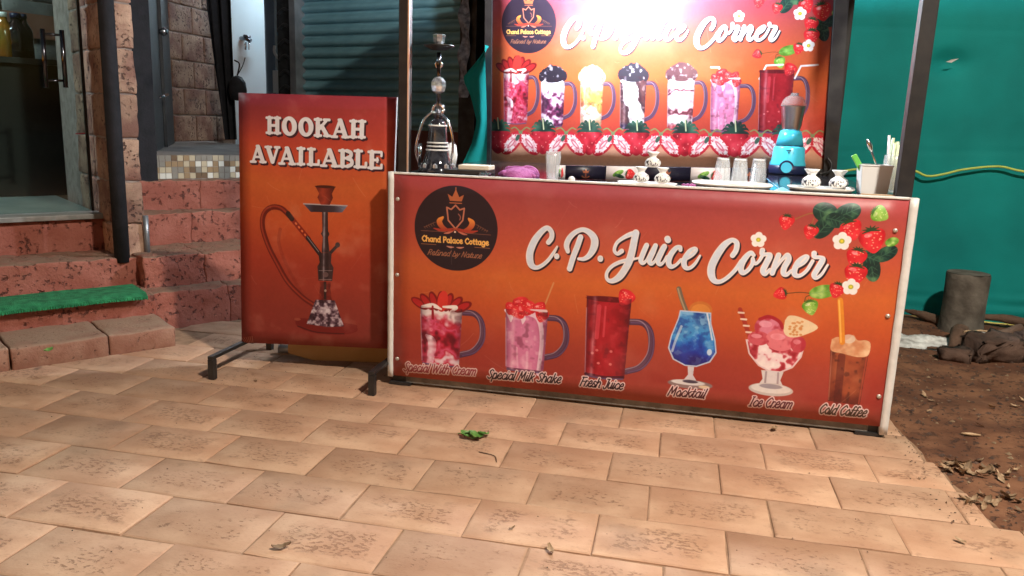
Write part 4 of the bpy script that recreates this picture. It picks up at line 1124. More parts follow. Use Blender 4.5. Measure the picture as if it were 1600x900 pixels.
PL, PWD, JT = .335, .2213, .0042
nominal = [paver_mesh(PL - JT, PWD - JT, 3.1 * i) for i in range(8)]
OFFS = {0: .262, 1: .055, 2: .263, 3: .107}
def to_px(p):
    d = np.array(p) - CAM; z = d @ _f
    return 800 + F_PX * (d @ _r) / z, 450 - F_PX * (d @ _u) / z, z
npav = 0
for k in range(-6, 7):
    v1 = -.42 - PWD * k; vc = v1 - PWD / 2
    off = OFFS.get(k, .262 if k % 2 == 0 else .075)
    for i in range(-12, 14):
        u0 = off + PL * i; u1 = u0 + PL
        lim = 4.0 if vc < -.66 else 1.925 + .085 * max(0, min(1, (.09 - vc) / .7))
        if u0 > lim - .05: continue
        u1c = min(u1, lim); uc = (u0 + u1c) / 2
        x, y = PV(uc, vc)
        wd = -UY * x + UX * y; uf = UX * x + UY * y
        if wd > (1.12 if uf < -.4 else 1.45): continue
        if y > .22 and 0 < x < 1.9: continue
        qx, qy, qz = to_px((x, y, 0))
        if qz < .2 or qx < -330 or qx > 1930 or qy > 1250: continue
        me = random.choice(nominal) if u1c == u1 else paver_mesh(u1c - u0 - JT, PWD - JT, 50 + k)
        o = link('paver', me, pavement, (x, y, random.uniform(-.0022, .0012)), (random.uniform(-.004, .004), random.uniform(-.004, .004), PY + (math.pi if me in nominal and random.random() < .5 else 0)))
        npav += 1

# ------------------------------------------------------------------ stairs of the left building
stairs = thing('stone_staircase', 'red painted stone staircase with dusty treads beside the hookah sign', 'stairs', FP(-1.2, 1.0, 0))
edges = [-3.0, -2.45, -1.95, -1.50, -1.155, -.79, -.505]
for i, (a, b) in enumerate(zip(edges[:-1], edges[1:])):
    fblock('curb_stone', a + .003, b - .003, 1.0 + .006 * (i % 2), 1.42, -.04, .088, M['curb'], stairs, i, rnd=.008, amp=.006, rx=.12)
rows = [(1.31, 1.75, .0, .182, [-3, -2.1, -1.2, -.495]), (1.58, 2.0, .05, .325, [-3, -2.0, -1.35, -.475])]
for j, (w0, w1, z0, z1, ed) in enumerate(rows):
    for i, (a, b) in enumerate(zip(ed[:-1], ed[1:])):
        fblock('step_block', a, b - .001, w0, w1, z0, z1, M['redstep'], stairs, 10 + i + j * 3, rnd=.004, amp=.010, rx=0, res=.022)
fblock('riser', -3.0, -.535, 1.895, 2.3, .25, .487, M['redstep'], stairs, 20, amp=.004, rnd=.008)
flights = [(1.335, 1.7, -.05, .18, [-.5, -.13, .24, .62]), (1.475, 2.0, .1, .335, [-.5, -.20, .15, .6]), (1.86, 2.2, .25, .50, [-.43, -.13, .24, .62]), (2.03, 2.4, .4, .662, [-.40, -.02, .32, .66])]
for j, (w0, w1, z0, z1, ed) in enumerate(flights):
    for i, (a, b) in enumerate(zip(ed[:-1], ed[1:])):
        fblock('step_block', a + .0006, b - .0006, w0, w1, z0, z1, M['redstep'], stairs, 30 + i + j * 4, rnd=.004, amp=.011, rx=0, res=.022)
# mosaic riser and passage floor behind it
mb = MB()
tm = [mat('mosaic_' + nme, c, rough=.25) for nme, c in (('cream', (.50, .42, .30)), ('tan', (.32, .22, .13)), ('brown', (.17, .11, .07)), ('white', (.66, .64, .58)), ('grey', (.26, .24, .21)))]
fbox(mb, -.45, .66, 2.112, 2.2, .64, .798, 5)
T_ = .0335
for r in range(4):
    for c in range(32):
        a = -.44 + c * T_; z = .667 + r * T_
        fbox(mb, a, a + T_ - .003, 2.108, 2.12, z, z + T_ - .003, random.choice([0, 0, 1, 1, 2, 3, 4, 4]))
part('mosaic_tiles', mb, tm + [M['mortar']], stairs, label='mosaic strip of small cream, tan and brown tiles', kind='stuff')

# ------------------------------------------------------------------ left building
cot = thing('brick_building', 'laterite brick building with glass door and dark passage above the red steps', 'building', FP(-.5, 2.0, .3))
mb = MB(); fbox(mb, -.42, .9, 2.125, 6.5, .70, .80); part('passage_floor', mb, M['cement'], cot)
mb = MB(); fbox(mb, -.559, -.438, 1.670, 2.7, .2, 2.9); pil = part('pillar', mb, M['mortar'], cot)
z = .27
i = 0
while z < 2.6:
    h = .213
    fblock('brick', -.566 + random.uniform(-.003, .003), -.43, 1.66 + random.uniform(-.004, .004), 1.98, z, z + h - .007, M['brick'], pil, i % 4, res=.025, amp=.007, rnd=.006)
    fblock('brick', -.566 + random.uniform(-.003, .003), -.43, 1.985, 2.32, z + .0, z + h - .007, M['brick'], pil, 4 + i % 4, res=.03, amp=.006, rnd=.006)
    z += h; i += 1
mb = MB(); mb.tube([FP(-.56, 1.602, z) for z in (.3, 1.0, 2.0, 2.9)], .036, 14, sub=1)
part('drain_pipe', mb, M['blackcloth'], cot)
mb = MB(); mb.tube([FP(-.425, 1.652, .3), FP(-.425, 1.652, .52)], .014, 8, sub=1)
part('conduit', mb, M['greysteel'], cot)
# platform sill, room shell
mb = MB(); fbox(mb, -3.0, -.525, 1.862, 2.02, .488, .514); part('door_sill', mb, M['sill'], cot, bevel=.004)
mb = MB(); fbox(mb, -3.2, -.57, 2.021, 4.2, .45, .508); part('room_floor', mb, M['floor'], cot)
mb = MB(); fbox(mb, -3.3, -.3, 1.9, 4.6, 2.7, 2.8); part('room_ceiling', mb, M['plaster'], cot)
mb = MB(); fbox(mb, -3.3, -3.2, 1.95, 4.3, .45, 2.7); part('room_side_wall', mb, M['plaster'], cot)
# rear wall of the room: grey blocks with a rust band
A0, A1 = FP(-2.6, 3.1, 0), FP(-.02, 4.05, 0)
dv = (A1 - A0); Lw = dv.length; dv = dv / Lw; rz = math.atan2(dv.y, dv.x); nn_ = Vector((-dv.y, dv.x, 0))
mb = MB()
q = [A0 + nn_ * .0, A1 + nn_ * .0, A1 + nn_ * .2, A0 + nn_ * .2]
mb.hexa([p + Vector((0, 0, .5)) for p in q] + [p + Vector((0, 0, 2.7)) for p in q]); rw = part('rear_wall', mb, M['mortar'], cot)
for r in range(7):
    zc = .62 + r * .205
    for c in range(8):
        s = (c + .5 + (.5 if r % 2 else 0)) * .38
        if s > Lw - .1: continue
        zz = zc
        block('brick', .37, .12, .197, M['greybrick'], rw, A0 + dv * s + nn_ * .05 + Vector((0, 0, zz)), rz, r % 3, res=.06, amp=.004, rnd=.008)
mb = MB(); qq = [A0 - nn_ * .03, A1 - nn_ * .03, A1 + nn_ * .06, A0 + nn_ * .06]
mb.hexa([p + Vector((0, 0, 1.50)) for p in qq] + [p + Vector((0, 0, 1.66)) for p in qq]); part('wall_band', mb, M['bandplaster'], cot)
# glass door with a dark pull handle
mb = MB(); fbox(mb, -2.2, -.602, 1.945, 1.955, .522, 2.6); gd = part('glass_door', mb, M['glass'], cot)
mb = MB(); fbox(mb, -.606, -.594, 1.94, 1.96, .522, 2.6); part('door_edge', mb, M['blackmetal'], gd)
ha = lambda x, y: atY(x, y, 0)
def onW(x, y, Wd):
    d = _ray(x, y); n3 = np.array([-UY, UX, 0]); t = (Wd - CAM @ n3) / (d @ n3); return Vector(CAM + t * d)
mb = MB()
for a, b in (((66, 45), (72, 137)), ((96, 47), (103, 137))): mb.tube([onW(*a, 1.91), onW(*b, 1.91)], .011, 10, sub=1)
mb.tube([onW(69, 53, 1.91), onW(97, 55, 1.91)], .006, 8, sub=1); mb.tube([onW(73, 126, 1.91), onW(101, 126, 1.91)], .006, 8, sub=1)
part('door_handle', mb, M['darkchrome'], gd)
mb = MB(); mb.box((0, 0, 0), (.1, .02, .05)); 
# folding gate leaf right of the pillar
N0, N1 = atZ(234, 297, .6), atZ(266.5, 263, .6)
Nm = N0 + (N1 - N0) * .55; gdir = (N1 - N0).normalized(); gn = Vector((gdir.y, -gdir.x, 0)) * .02
def leafbox(a, b, off=0.0):
    mb = MB(); o = gn * off
    mb.hexa([a + o, b + o, b + o + gn, a + o + gn] + [p + Vector((0, 0, 2.1)) for p in (a + o, b + o, b + o + gn, a + o + gn)]); return mb
gl = part('gate_leaf', leafbox(N0, N1), M['blackmetal'], cot)
mb = MB(); pA = N0 + (N1 - N0) * .0 - gdir * .02
fbox(mb, -.43, onW(240, 150, 2.05).x * UX + onW(240, 150, 2.05).y * UY, 2.05, 2.09, .5, 2.6); part('door_jamb', mb, M['blackcloth'], cot)
part('gate_panel', leafbox(Nm, N1 - gdir * .05, 1.1), M['polemetal'], gl)
mb = MB(); g0 = N0 + (N1 - N0) * .3 + gn * 2 + Vector((0, 0, .52)); mb.tube([g0, g0 + gdir * .35 + gn * 1.2 + Vector((0, 0, .03))], .01, 8, sub=1); part('gate_bolt', mb, M['chrome'], gl)
mb = MB(); g0 = Nm + gn * 2.6 + Vector((0, 0, .96)); mb.lathe(g0, [(.0, -.03), (.028, -.012), (.03, .01), (.0, .03)], 12); part('gate_knob', mb, M['chrome'], gl)
# passage wall of laterite bricks
mb = MB(); mb.box((-3.25, 2.3, .6), (-3.004, 3.85, 2.9)); pw_ = part('passage_wall', mb, M['mortar'], cot)
for r in range(9):
    for c in range(6):
        y0 = 2.35 + c * .30 - (.15 if r % 2 else 0)
        if y0 + .29 > 3.86 or y0 < 2.2: continue
        block('brick', .12, .292, .208, M['brick'], pw_, (-3.055, y0 + .145, .905 + r * .217), 0, (r * 3 + c) % 5, res=.03, amp=.003, rnd=.004)
# end wall of the lit washroom and its frame
mb = MB(); mb.box((-5.2, 4.9, .6), (-1.9, 5.0, 2.9)); part('washroom_wall', mb, M['whitewall'], cot)
a, b = atY(421, 150, 3.35), atY(436, 150, 3.35)
mb = MB(); mb.box((a.x, 3.3, .7), (b.x, 3.42, 2.9)); fr = part('washroom_frame', mb, mat('pale_blue_frame', (.16, .22, .30), (.2, .27, .36), rough=.4, scale=6), cot)
mb = MB(); p0, p1 = atY(427, 145, 3.29), atY(434, 110, 3.29); mb.box((p0.x, 3.288, p0.z), (p1.x, 3.299, p1.z)); part('label_strip', mb, M['whiteplastic'], fr)
mb = MB(); p0 = atY(433, 90, 3.27); mb.tube([atY(429, 72, 3.28), atY(429, 82, 3.26), atY(435, 91, 3.26)], .012, 8); part('white_hook', mb, M['whiteplastic'], fr)
mb = MB(); mb.box((-5.4, 2.0, 2.9), (-1.6, 5.2, 3.0)); part('passage_ceiling', mb, M['plaster'], cot)
mb = MB(); mb.box((-5.3, 3.9, .6), (-5.2, 5.0, 2.9)); part('washroom_side_wall', mb, M['whitewall'], cot)
# tap on the pale wall
t = thing('wall_tap', 'small chrome tap on the bright washroom wall', 'tap', atY(388, 72, 4.85))
p = lambda x, y, d=4.84: atY(x, y, d)
mb = MB(); mb.tube([p(377, 60, 4.89), p(384, 60, 4.80), p(392, 64, 4.80)], .022, 10); mb.tube([p(381, 56, 4.8), p(391, 58, 4.8)], .014, 8, sub=1); part('spout', mb, M['darkchrome'], t)
mb = MB(); mb.tube([p(384, 66, 4.8), p(384, 78, 4.8)], .012, 8, sub=1); mb.tube([p(389, 66, 4.8), p(389, 78, 4.8)], .006, 8, sub=1); part('outlet', mb, M['chrome'], t)
# dark curtain and bag in the passage
mb = MB()
def cur(a, b):
    x0 = 316 + (350 - 316) * max(0, min(1.1, b)) ** 1.2; x1 = 361 + (372 - 361) * b
    P_ = atY(x0 + (x1 - x0) * a, -60 + 278 * b, 3.25)
    return (P_.x, P_.y + .03 * math.sin(a * 17 + b), P_.z)
mb.grid(cur, 40, 20)
single('door_curtain', mb, M['blackcloth'], 'black cloth curtain pulled aside in front of the bright washroom', 'curtain')
mb = MB(); c_ = atY(371, 128, 3.2)
mb.lathe(c_ - Vector((0, 0, .09)), [(.01, -.06), (.055, -.05), (.07, .02), (.06, .09), (.035, .13), (.01, .14)], 14, wob=.12)
mb.tube([c_ + Vector((0, 0, .05)), atY(374, 100, 3.2), atY(366, 94, 3.2)], .006, 6); mb.tube([c_ + Vector((0, 0, .05)), atY(379, 103, 3.2), atY(383, 90, 3.22)], .004, 6)
single('black_bag', mb, M['blackcloth'], 'small black bag hanging beside the black curtain', 'bag')
# things inside the glass room
def infl(U, Wd, z): return FP(U, Wd, z)
mb = MB(); fbox(mb, -2.2, -.335, 2.95, 3.45, .51, 1.285); fbox(mb, -2.2, -.26, 2.90, 3.5, 1.285, 1.318)
single('dark_cabinet', mb, M['darkwood'], 'dark wooden counter behind the glass door', 'cabinet')
bt = [(9, 87, 'plastic bottle of orange drink with clear top on the dark counter', 'juicebottle', .062), (29, 90, 'round dark bottle between the orange drink and the slim bottle', 'darkbottle', .07), (42, 93, 'slim dark bottle at the right end of the dark counter', 'darkbottle', .045)]
for x, y, lab, mk, r in bt:
    c_ = onW(x, y, 3.1); c_.z = 1.319; h = .25
    t = thing('bottle', lab, 'bottle', c_, 'bottles on the dark counter')
    mb = MB(); mb.lathe(c_, [(r*.9, 0), (r, .01), (r, h*.62), (r*.85, h*.72), (r*.4, h*.86), (r*.36, h*.94)], 16); part('bottle_body', mb, M[mk], t)
    mb = MB(); mb.lathe(c_, [(r*.42, h*.94), (r*.42, h*1.05)], 12); part('bottle_cap', mb, M['whiteplastic' if mk == 'juicebottle' else 'navy'], t)
mb = MB(); c0, c1 = onW(148, 206, 2.1), onW(155, 285, 2.1)
mb.tube([c0 + Vector((0, 0, .0)), c0 * .5 + c1 * .5, c1], [.012, .014, .014], 10); mb.lathe(onW(151, 212, 2.1), [(.0, -.02), (.022, -.012), (.024, .012), (.0, .022)], 12)
mb.tube([onW(118, 209, 2.12), onW(148, 208, 2.1)], .004, 6, sub=1)
single('red_rail', mb, M['redplastic'], 'red plastic rail end standing beside the pillar inside the glass door', 'rail')
mb = MB(); c_ = onW(120, 76, 3.6); mb.box((c_.x - .1, c_.y - .06, c_.z - .03), (c_.x + .1, c_.y + .06, c_.z + .04)); 
single('white_device', mb, M['whiteplastic'], 'pale box on the rear wall behind the door handle', 'box', bevel=.01)
# lamps that light the two interiors
def tube_lamp(nm, lab, p0, p1, m, watts, r=.018):
    t = thing(nm, lab, 'lamp', p0)
    mb = MB(); mb.tube([p0, p1], r, 10, sub=1); part('tube', mb, m, t)
    mb = MB(); mb.beam(p0 + Vector((0, 0, .035)), p1 + Vector((0, 0, .035)), .05, .02); part('tube_fitting', mb, M['whiteplastic'], t)
    set_emission(m, watts, 2 * math.pi * r * (p1 - p0).length)
tube_lamp('tube_light', 'white tube light on the ceiling of the washroom', Vector((-3.2, 4.35, 2.8)), Vector((-2.3, 4.35, 2.8)), M['tubeglow'], 100.0)
tube_lamp('tube_light', 'white tube light on the ceiling of the glass room', FP(-2.4, 2.7, 2.62), FP(-1.6, 2.7, 2.62), M['tubedim'], 120.0)

# green turf mat
mb = MB()
def mt(a, b):
    U = -2.6 + (2.6 - .545) * a; Wd = 1.275 + .235 * b - .012 * (1 - b) * a
    zz = .188 + .006 * nz(U * 4, Wd * 6) + (-.012 if b == 0 else 0) - .010 * (1 - b) * max(0, math.sin(U * 3))
    return FP(U, Wd, zz)
def mt2(a, b): return mt(a, b) + Vector((0, 0, .014))
mb.grid(mt2, 60, 8)
nedge = 60
for a_ in range(nedge):
    a0, a1 = a_ / nedge, (a_ + 1) / nedge
    mb.add([mt(a0, 0), mt(a1, 0), mt2(a1, 0), mt2(a0, 0)], [(0, 1, 2, 3)])
mb.add([mt(1, 0), mt(1, 1), mt2(1, 1), mt2(1, 0)], [(0, 1, 2, 3)])
for a_ in range(240):                      # bristles along the front and the right edge
    t_ = a_ / 240; P_ = mt2(t_, 0); s = random.uniform(-.004, .004)
    mb.beam(P_ + Vector((s, 0, -.003)), P_ + Vector((s + UY * .008, -UX * .008, -.014)), .004, .003)
single('turf_mat', mb, M['matgreen'], 'bright green turf mat lying on the second red step', 'mat')

# ------------------------------------------------------------------ shop behind: wall and roller shutter
S0, S1 = atY(470, 140, 3.0), atY(722, 200, 2.55)
S0 = Vector((S0.x, S0.y, 0)); S1 = Vector((S1.x, S1.y, 0))
sd = (S1 - S0).normalized(); sn = Vector((sd.y, -sd.x, 0))
shop = thing('shop_building', 'dark shop front with a closed corrugated roller shutter behind the stall', 'building', (S0 + S1) / 2)
def sbox(mb, s0, s1, d0, d1, z0, z1):
    q = [S0 + sd * s0 + sn * d0, S0 + sd * s1 + sn * d0, S0 + sd * s1 + sn * d1, S0 + sd * s0 + sn * d1]
    mb.hexa([p + Vector((0, 0, z0)) for p in q] + [p + Vector((0, 0, z1)) for p in q]); return mb
LS = (S1 - S0).length
mb = MB(); sbox(mb, -.25, LS + .2, -.3, -.06, -.05, .97); part('plinth', mb, M['plaster'], shop)
mb = MB(); mb.box((S1.x + .13, 2.62, -.05), (6.5, 2.9, 3.4)); part('shop_wall', mb, mat('dark_blue_wall', (.03, .035, .06), (.05, .055, .085), rough=.7, scale=6), shop)
mb = MB(); sbox(mb, -.25, LS + .2, -.32, -.1, 2.75, 3.4); part('lintel', mb, M['plaster'], shop)
sh = None
mb = MB(); sbox(mb, -.02, LS + .02, -.08, -.06, .965, 2.8); sh = part('roller_shutter', mb, M['shutter'], shop)
PIT = .083
for i in range(21):
    z0 = .985 + i * PIT
    mb = MB()
    prof = [(0, 0), (.016, .004), (.030, .016), (.034, .030), (.026, .046), (.006, .058), (-.002, PIT - .012), (0, PIT - .001)]
    mb.add([S0 + sd * s + sn * (d - .055) + Vector((0, 0, z0 + z)) for d, z in prof for s in (0.0, LS)], [(2*k, 2*k+1, 2*k+3, 2*k+2) for k in range(len(prof) - 1)], True)
    part('slat', mb, M['shutter'], sh)
mb = MB(); sbox(mb, -.06, 0, -.06, .05, .9, 2.8); part('shutter_guide', mb, M['greysteel'], shop)
mb = MB(); sbox(mb, -.22, -.062, -.06, .02, .9, 2.8); gd_ = part('side_panel', mb, M['shutterguide'], shop)
for i in range(14):
    z0 = 1.0 + i * .115
    mb = MB(); a_ = S0 - sd * .2 + sn * .022 + Vector((0, 0, z0)); mb.tube([a_, a_ + sd * .06 + Vector((0, 0, .035)), a_ + sd * .12 + Vector((0, 0, .01))], .014, 8); part('rib', mb, M['shutterguide'], gd_)
mb = MB(); sbox(mb, LS, LS + .13, -.06, .05, .0, 2.8); part('shutter_guide', mb, M['shutterguide'], shop)
# clear plastic strip and wire hanging at the right guide
mb = MB()
def strip(a, b):
    P_ = S1 + sd * (.02 + .075 * a) + sn * (.08 + .018 * math.sin(b * 30 + a * 3)); return P_ + Vector((.008 * math.sin(b * 22), 0, 1.2 + 1.1 * b))
mb.grid(strip, 5, 60)
single('plastic_strip', mb, mat('crinkled_plastic', (.10, .12, .16), (.3, .34, .42), rough=.15, scale=30, spec=.8), 'crinkled grey plastic strip hanging right of the shutter', 'plastic strip')

# ------------------------------------------------------------------ green shade net
net = thing('shade_net', 'tall green shade net stretched behind the stall and the dirt', 'net', (2.4, 2.03, 0))
def netp(a, b):
    x = -.14 + 7.2 * a; zz = .03 + 2.75 * b
    wv = .02 * nz(x * 1.2, zz * 1.5) + .008 * nz(x * 5, zz * 2)
    fold = .010 * math.exp(-((zz - .13) / .07) ** 2) * math.sin(zz * 95 + 5 * nz(x * 1.2, zz * 2)) * (.5 + nz(x * 1.7, 4)) * max(0, min(1, (x - 1.5)))
    pk = .05 * math.exp(-(((x - 2.44) / .09) ** 2 + ((zz - 1.457) / .06) ** 2))
    fold += .003 * math.exp(-((zz - 1.62 - .02 * math.sin(x)) / .012) ** 2) + .0025 * math.exp(-((zz - .98 + .03 * math.sin(x * 1.3)) / .014) ** 2) + .006 * math.exp(-((x - 3.05 - .03 * zz) / .015) ** 2)
    wv += .010 * nz(x * 3 + zz, zz * 3 - x, 3) + .004 * nz(x * 11, zz * 7, 6)
    bot = .03 * nz(x * 2.5, 1) * (1 - b) ** 6
    return (x, 2.03 + wv + fold + pk, zz + bot - .01)
mb = MB(); mb.grid(netp, 260, 190); part('net_sheet', mb, M['net'], net)
mb = MB(); mb.tube([Vector(netp(a / 60, 0)) + Vector((0, -.012, .004)) for a in range(0, 61)], .008, 6, sub=1); part('selvedge', mb, M['selvedge'], net)
mb = MB()
c_ = Vector((2.44, 2.03 - .03, 1.457)); mb.add([c_ + Vector((-.028, 0, -.008)), c_ + Vector((.0, .004, -.012)), c_ + Vector((.034, .0, .01)), c_ + Vector((-.004, -.006, .004))], [(0, 1, 2, 3)])
part('tear', mb, M['whiteplastic'], net)
def flap(a, b):
    # left border bows in from (722,122) to (745,170) and back out to (722,262)
    y = 72 + 190 * b
    xl = np.interp(y, [72, 95, 122, 150, 190, 225, 262], [763, 746, 722, 735, 745, 738, 722])
    xr = 763
    P_ = atY(xl + (xr - xl) * a, y, 1.34); return (P_.x, P_.y + .02 * math.sin(a * 5 + b * 4) - .05 * a, P_.z)
mb = MB(); mb.grid(flap, 10, 26); part('loose_flap', mb, M['net'], net)
mb = MB(); mb.tube([Vector(flap(0, b / 20)) for b in range(21)], .004, 6, sub=1); mb.tube([Vector(flap(a / 6, 1)) for a in range(4)], .009, 6, sub=1, mi=1); part('flap_hem', mb, [M['net'], M['selvedge']], net)
mb = MB()
rp = [(1150, 266), (1230, 265), (1300, 269), (1345, 264), (1420, 265), (1448, 275), (1475, 272), (1505, 265), (1560, 260), (1600, 268), (1680, 274), (1800, 270)]
mb.tube([atY(x, y, 1.985) for x, y in rp], .0062, 8)
single('cord', mb, M['yellowcord'], 'yellow green cord drooping across the green net', 'cord')

# ------------------------------------------------------------------ printed boards
def printed(name, TL, TR, BR, BL, thick, mats, parent, nu=16, nv=10, wave=.002, seed=0):
    TL, TR, BR, BL = (Vector(p) for p in (TL, TR, BR, BL))
    n = (TR - TL).cross(BL - TL).normalized()
    if n.y > 0: n = -n
    P_ = lambda a, b: (TL * (1-a) + TR * a) * (1-b) + (BL * (1-a) + BR * a) * b
    vs, uv = [], []
    for j in range(nv + 1):
        for i in range(nu + 1):
            a, b = i / nu, j / nv
            e = min(1, 8 * min(a, 1 - a), 8 * min(b, 1 - b))
            vs.append(P_(a, b) + n * wave * e * (nz(a * 5 + seed, b * 4) + .4 * nz(a * 14, b * 9 + seed))); uv.append((a, 1 - b))
    W_ = nu + 1
    fs = [(j*W_+i, (j+1)*W_+i, (j+1)*W_+i+1, j*W_+i+1) for j in range(nv) for i in range(nu)]
    ring = [i for i in range(W_)] + [j*W_+nu for j in range(1, nv+1)] + [nv*W_+i for i in range(nu-1, -1, -1)] + [j*W_ for j in range(nv-1, 0, -1)]
    o = len(vs); k = len(ring)
    for r in ring: vs.append(vs[r] - n * thick); uv.append(uv[r])
    nf = len(fs)
    fs += [(ring[i], ring[(i+1) % k], o+(i+1) % k, o+i) for i in range(k)] + [tuple(o+i for i in range(k))]
    c = sum(vs, Vector()) / len(vs)
    me = bpy.data.meshes.new(name); me.from_pydata([v - c for v in vs], [], fs)
    for m_ in mats: me.materials.append(m_)
    me.polygons.foreach_set('material_index', [0] * nf + [1] * (len(fs) - nf)); me.polygons.foreach_set('use_smooth', [True] * nf + [False] * (len(fs) - nf))
    ul = me.uv_layers.new(name='UVMap')
    ul.data.foreach_set('uv', [c_ for f in fs for vi in f for c_ in uv[vi]])
    me.update()
    return link(name, me, parent, c)

IM_FRONT = image_mat('stall_print', art_front(), rough=.45, bump=.12)
IM_BACK = image_mat('back_banner_print', art_banner(), rough=.5, bump=.1)
IM_SIGN = image_mat('hookah_sign_print', art_sign(), rough=.45, bump=.12)
IM_BOXD = image_mat('dark_box_print', art_box(True), rough=.4, bump=0)
IM_BOXW = image_mat('white_box_print', art_box(False), rough=.4, bump=0)

# ------------------------------------------------------------------ the juice stall
ZT = .842
stall = thing('juice_stall', 'orange juice stall with printed front panel and back banner reading C.P. Juice Corner', 'stall', (.925, .6, 0))
fp = printed('front_panel', (.012, 0, ZT), (1.838, 0, ZT), (1.838, 0, .04), (.012, 0, .04), .018, [IM_FRONT, M['whitetrim']], stall, 24, 12, .0022)
def wob_strip(x0, x1, y0, y1, z0, z1, n=24, amp=.0015, seed=0):
    mb = MB(); ring = []
    for k in range(n + 1):
        z = z0 + (z1 - z0) * k / n; d = amp * nz(z * 14, seed); e = amp * nz(z * 23, seed + 4)
        ring.append([(x0 + d, y0 + e, z), (x1 + e, y0 + e, z), (x1 + e, y1, z), (x0 + d, y1, z)])
    vs = [p for r in ring for p in r]
    fs = [(k*4+i, k*4+(i+1) % 4, (k+1)*4+(i+1) % 4, (k+1)*4+i) for k in range(n) for i in range(4)] + [(3, 2, 1, 0), tuple(n*4+i for i in range(4))]
    mb.add(vs, fs, True); return mb
part('edge_trim', wob_strip(-.008, .0125, -.009, .03, .036, ZT + .006, seed=1), M['whitetrim'], stall)
part('edge_trim', wob_strip(1.834, 1.860, -.007, .03, .012, ZT + .004, seed=7), M['whitetrim'], stall)
mb = MB(); mb.box((.0125, -.004, ZT - .002), (1.832, .012, ZT + .006)); part('top_edge', mb, M['whitetrim'], stall, bevel=.002)
mb = MB(); mb.box((.014, .012, ZT - .03), (1.83, 1.30, ZT)); part('counter_top', mb, M['counter'], stall, bevel=.003)
for x0, x1 in ((.014, .03), (1.815, 1.831)):
    mb = MB(); mb.box((x0, .02, .06), (x1, 1.28, ZT - .03)); part('side_panel', mb, M['carcass'], stall)
mb = MB(); mb.box((.03, .25, .05), (1.815, .27, ZT - .03)); part('inner_panel', mb, M['carcass'], stall)
mb = MB(); mb.box((.06, .014, .008), (1.80, .06, .0385)); part('base_rail', mb, M['railstone'], stall, bevel=.004)
for x, y in ((.04, .03), (1.80, .03)):
    mb = MB(); mb.box((x - .045, y - .03, .001), (x + .045, y + .05, .012)); mb.box((x - .035, y - .012, .012), (x + .035, y + .03, .06)); part('foot', mb, M['blackmetal'], stall)
for (x, z) in ((.028, .745), (.03, .11), (1.80, .735), (1.818, .15), (.028, .45), (1.812, .44)):
    mb = MB(); mb.lathe((0, 0, 0), [(.0, .004), (.007, .0035), (.008, 0)], 10, cap=False)
    mb.v = [(x + a, -.001 - c, z + b) for a, b, c in mb.v]; part('screw', mb, M['screw'], stall)
# posts and top bars
def post(x, y, z0, z1, w=.045, lean=(0, 0)):
    mb = MB(); mb.beam((x, y, z0), (x + lean[0], y + lean[1], z1), w, w, (0, 1, 0)); return part('post', mb, M['polemetal'], stall, bevel=.003)
post(.038, .045, .06, 2.15, .04); post(1.815, .05, .06, 2.15, .05, (.012, 0))
post(.012, 1.455, 0, 2.15, .034); post(1.80, 1.46, 0, 2.15, .045)
for a_, b_ in (((.038, .045), (1.827, .05)), ((.012, 1.455), (1.80, 1.46)), ((.038, .045), (.012, 1.455)), ((1.827, .05), (1.80, 1.46))):
    mb = MB(); mb.beam((*a_, 2.17), (*b_, 2.17), .045, .04); part('top_bar', mb, M['polemetal'], stall)
mb = MB(); mb.grid(lambda a, b: (-.2 + 2.25 * a, -.15 + 1.8 * b, 2.21 + .02 * math.sin(a * 9)), 20, 6); part('unseen_canopy', mb, M['blackcloth'], stall)  # unseen sheet added over the stall, kept for its effect on bulb light
mb = MB(); x_ = .052; mb.box((x_ + .003, .022, ZT), (x_ + .0085, .03, 2.1)); part('pale_edge_strip', mb, mat('pale_strip', (.5, .42, .38), (.6, .5, .46), rough=.3, metal=.5), stall)  # thin pale strip set along the right edge of the front left post
# back banner on the rear posts
YB = 1.40
bTL, bTR, bBR, bBL = atY(770, -20, YB), atY(1304, -22, YB), atY(1285.5, 264, YB), atY(768, 256, YB)
bb = printed('back_banner', bTL, bTR, bBR, bBL, .012, [IM_BACK, M['sheetback']], stall, 16, 10, .003, 5)
def bar(p, q, w, d=.04, name='banner_frame'):
    mb = MB(); mb.beam(p, q, w, d, (0, 1, 0)); return part(name, mb, M['blackmetal'], bb)
ex = Vector((1, 0, 0)); ez = Vector((0, 0, 1))
bar(bTL - ex * .018 + ez * .03, bBL - ex * .018 - ez * .06, .036, .05)
bar(bTR + ex * .034 + ez * .03, bBR + ex * .034 - ez * .06, .062, .05)
bar(bTL + ez * .02 - ex * .02, bTR + ez * .02 + ex * .02, .04, .03); bar(bBL - ez * .02, bBR - ez * .02, .04, .03)
mb = MB(); mb.tube([atY(1292, 246, 1.36), atY(1299, 256, 1.35), atY(1296, 268, 1.34), atY(1280, 272, 1.3)], .006, 8); part('cable', mb, M['blackmetal'], bb)
# hanging bulb over the counter
BP = Vector((.76, 1.04, 1.80))
lamp = thing('hanging_bulb', 'white bulb hanging close in front of the back banner', 'lamp', BP)
mb = MB(); mb.lathe(BP, [(.002, -.038), (.02, -.033), (.034, -.015), (.036, .005), (.026, .03), (.016, .045)], 18); part('bulb', mb, M['bulb'], lamp)
set_emission(M['bulb'], BULB_POWER, .0145)
mb = MB(); mb.lathe(BP, [(.019, .045), (.021, .06), (.019, .09), (.006, .1)], 14); part('socket', mb, M['whiteplastic'], lamp)
mb = MB(); mb.tube([BP + ez * .1, BP + ez * .3, Vector((.76, 1.40, 2.16))], .004, 6); part('flex', mb, M['blackmetal'], lamp)

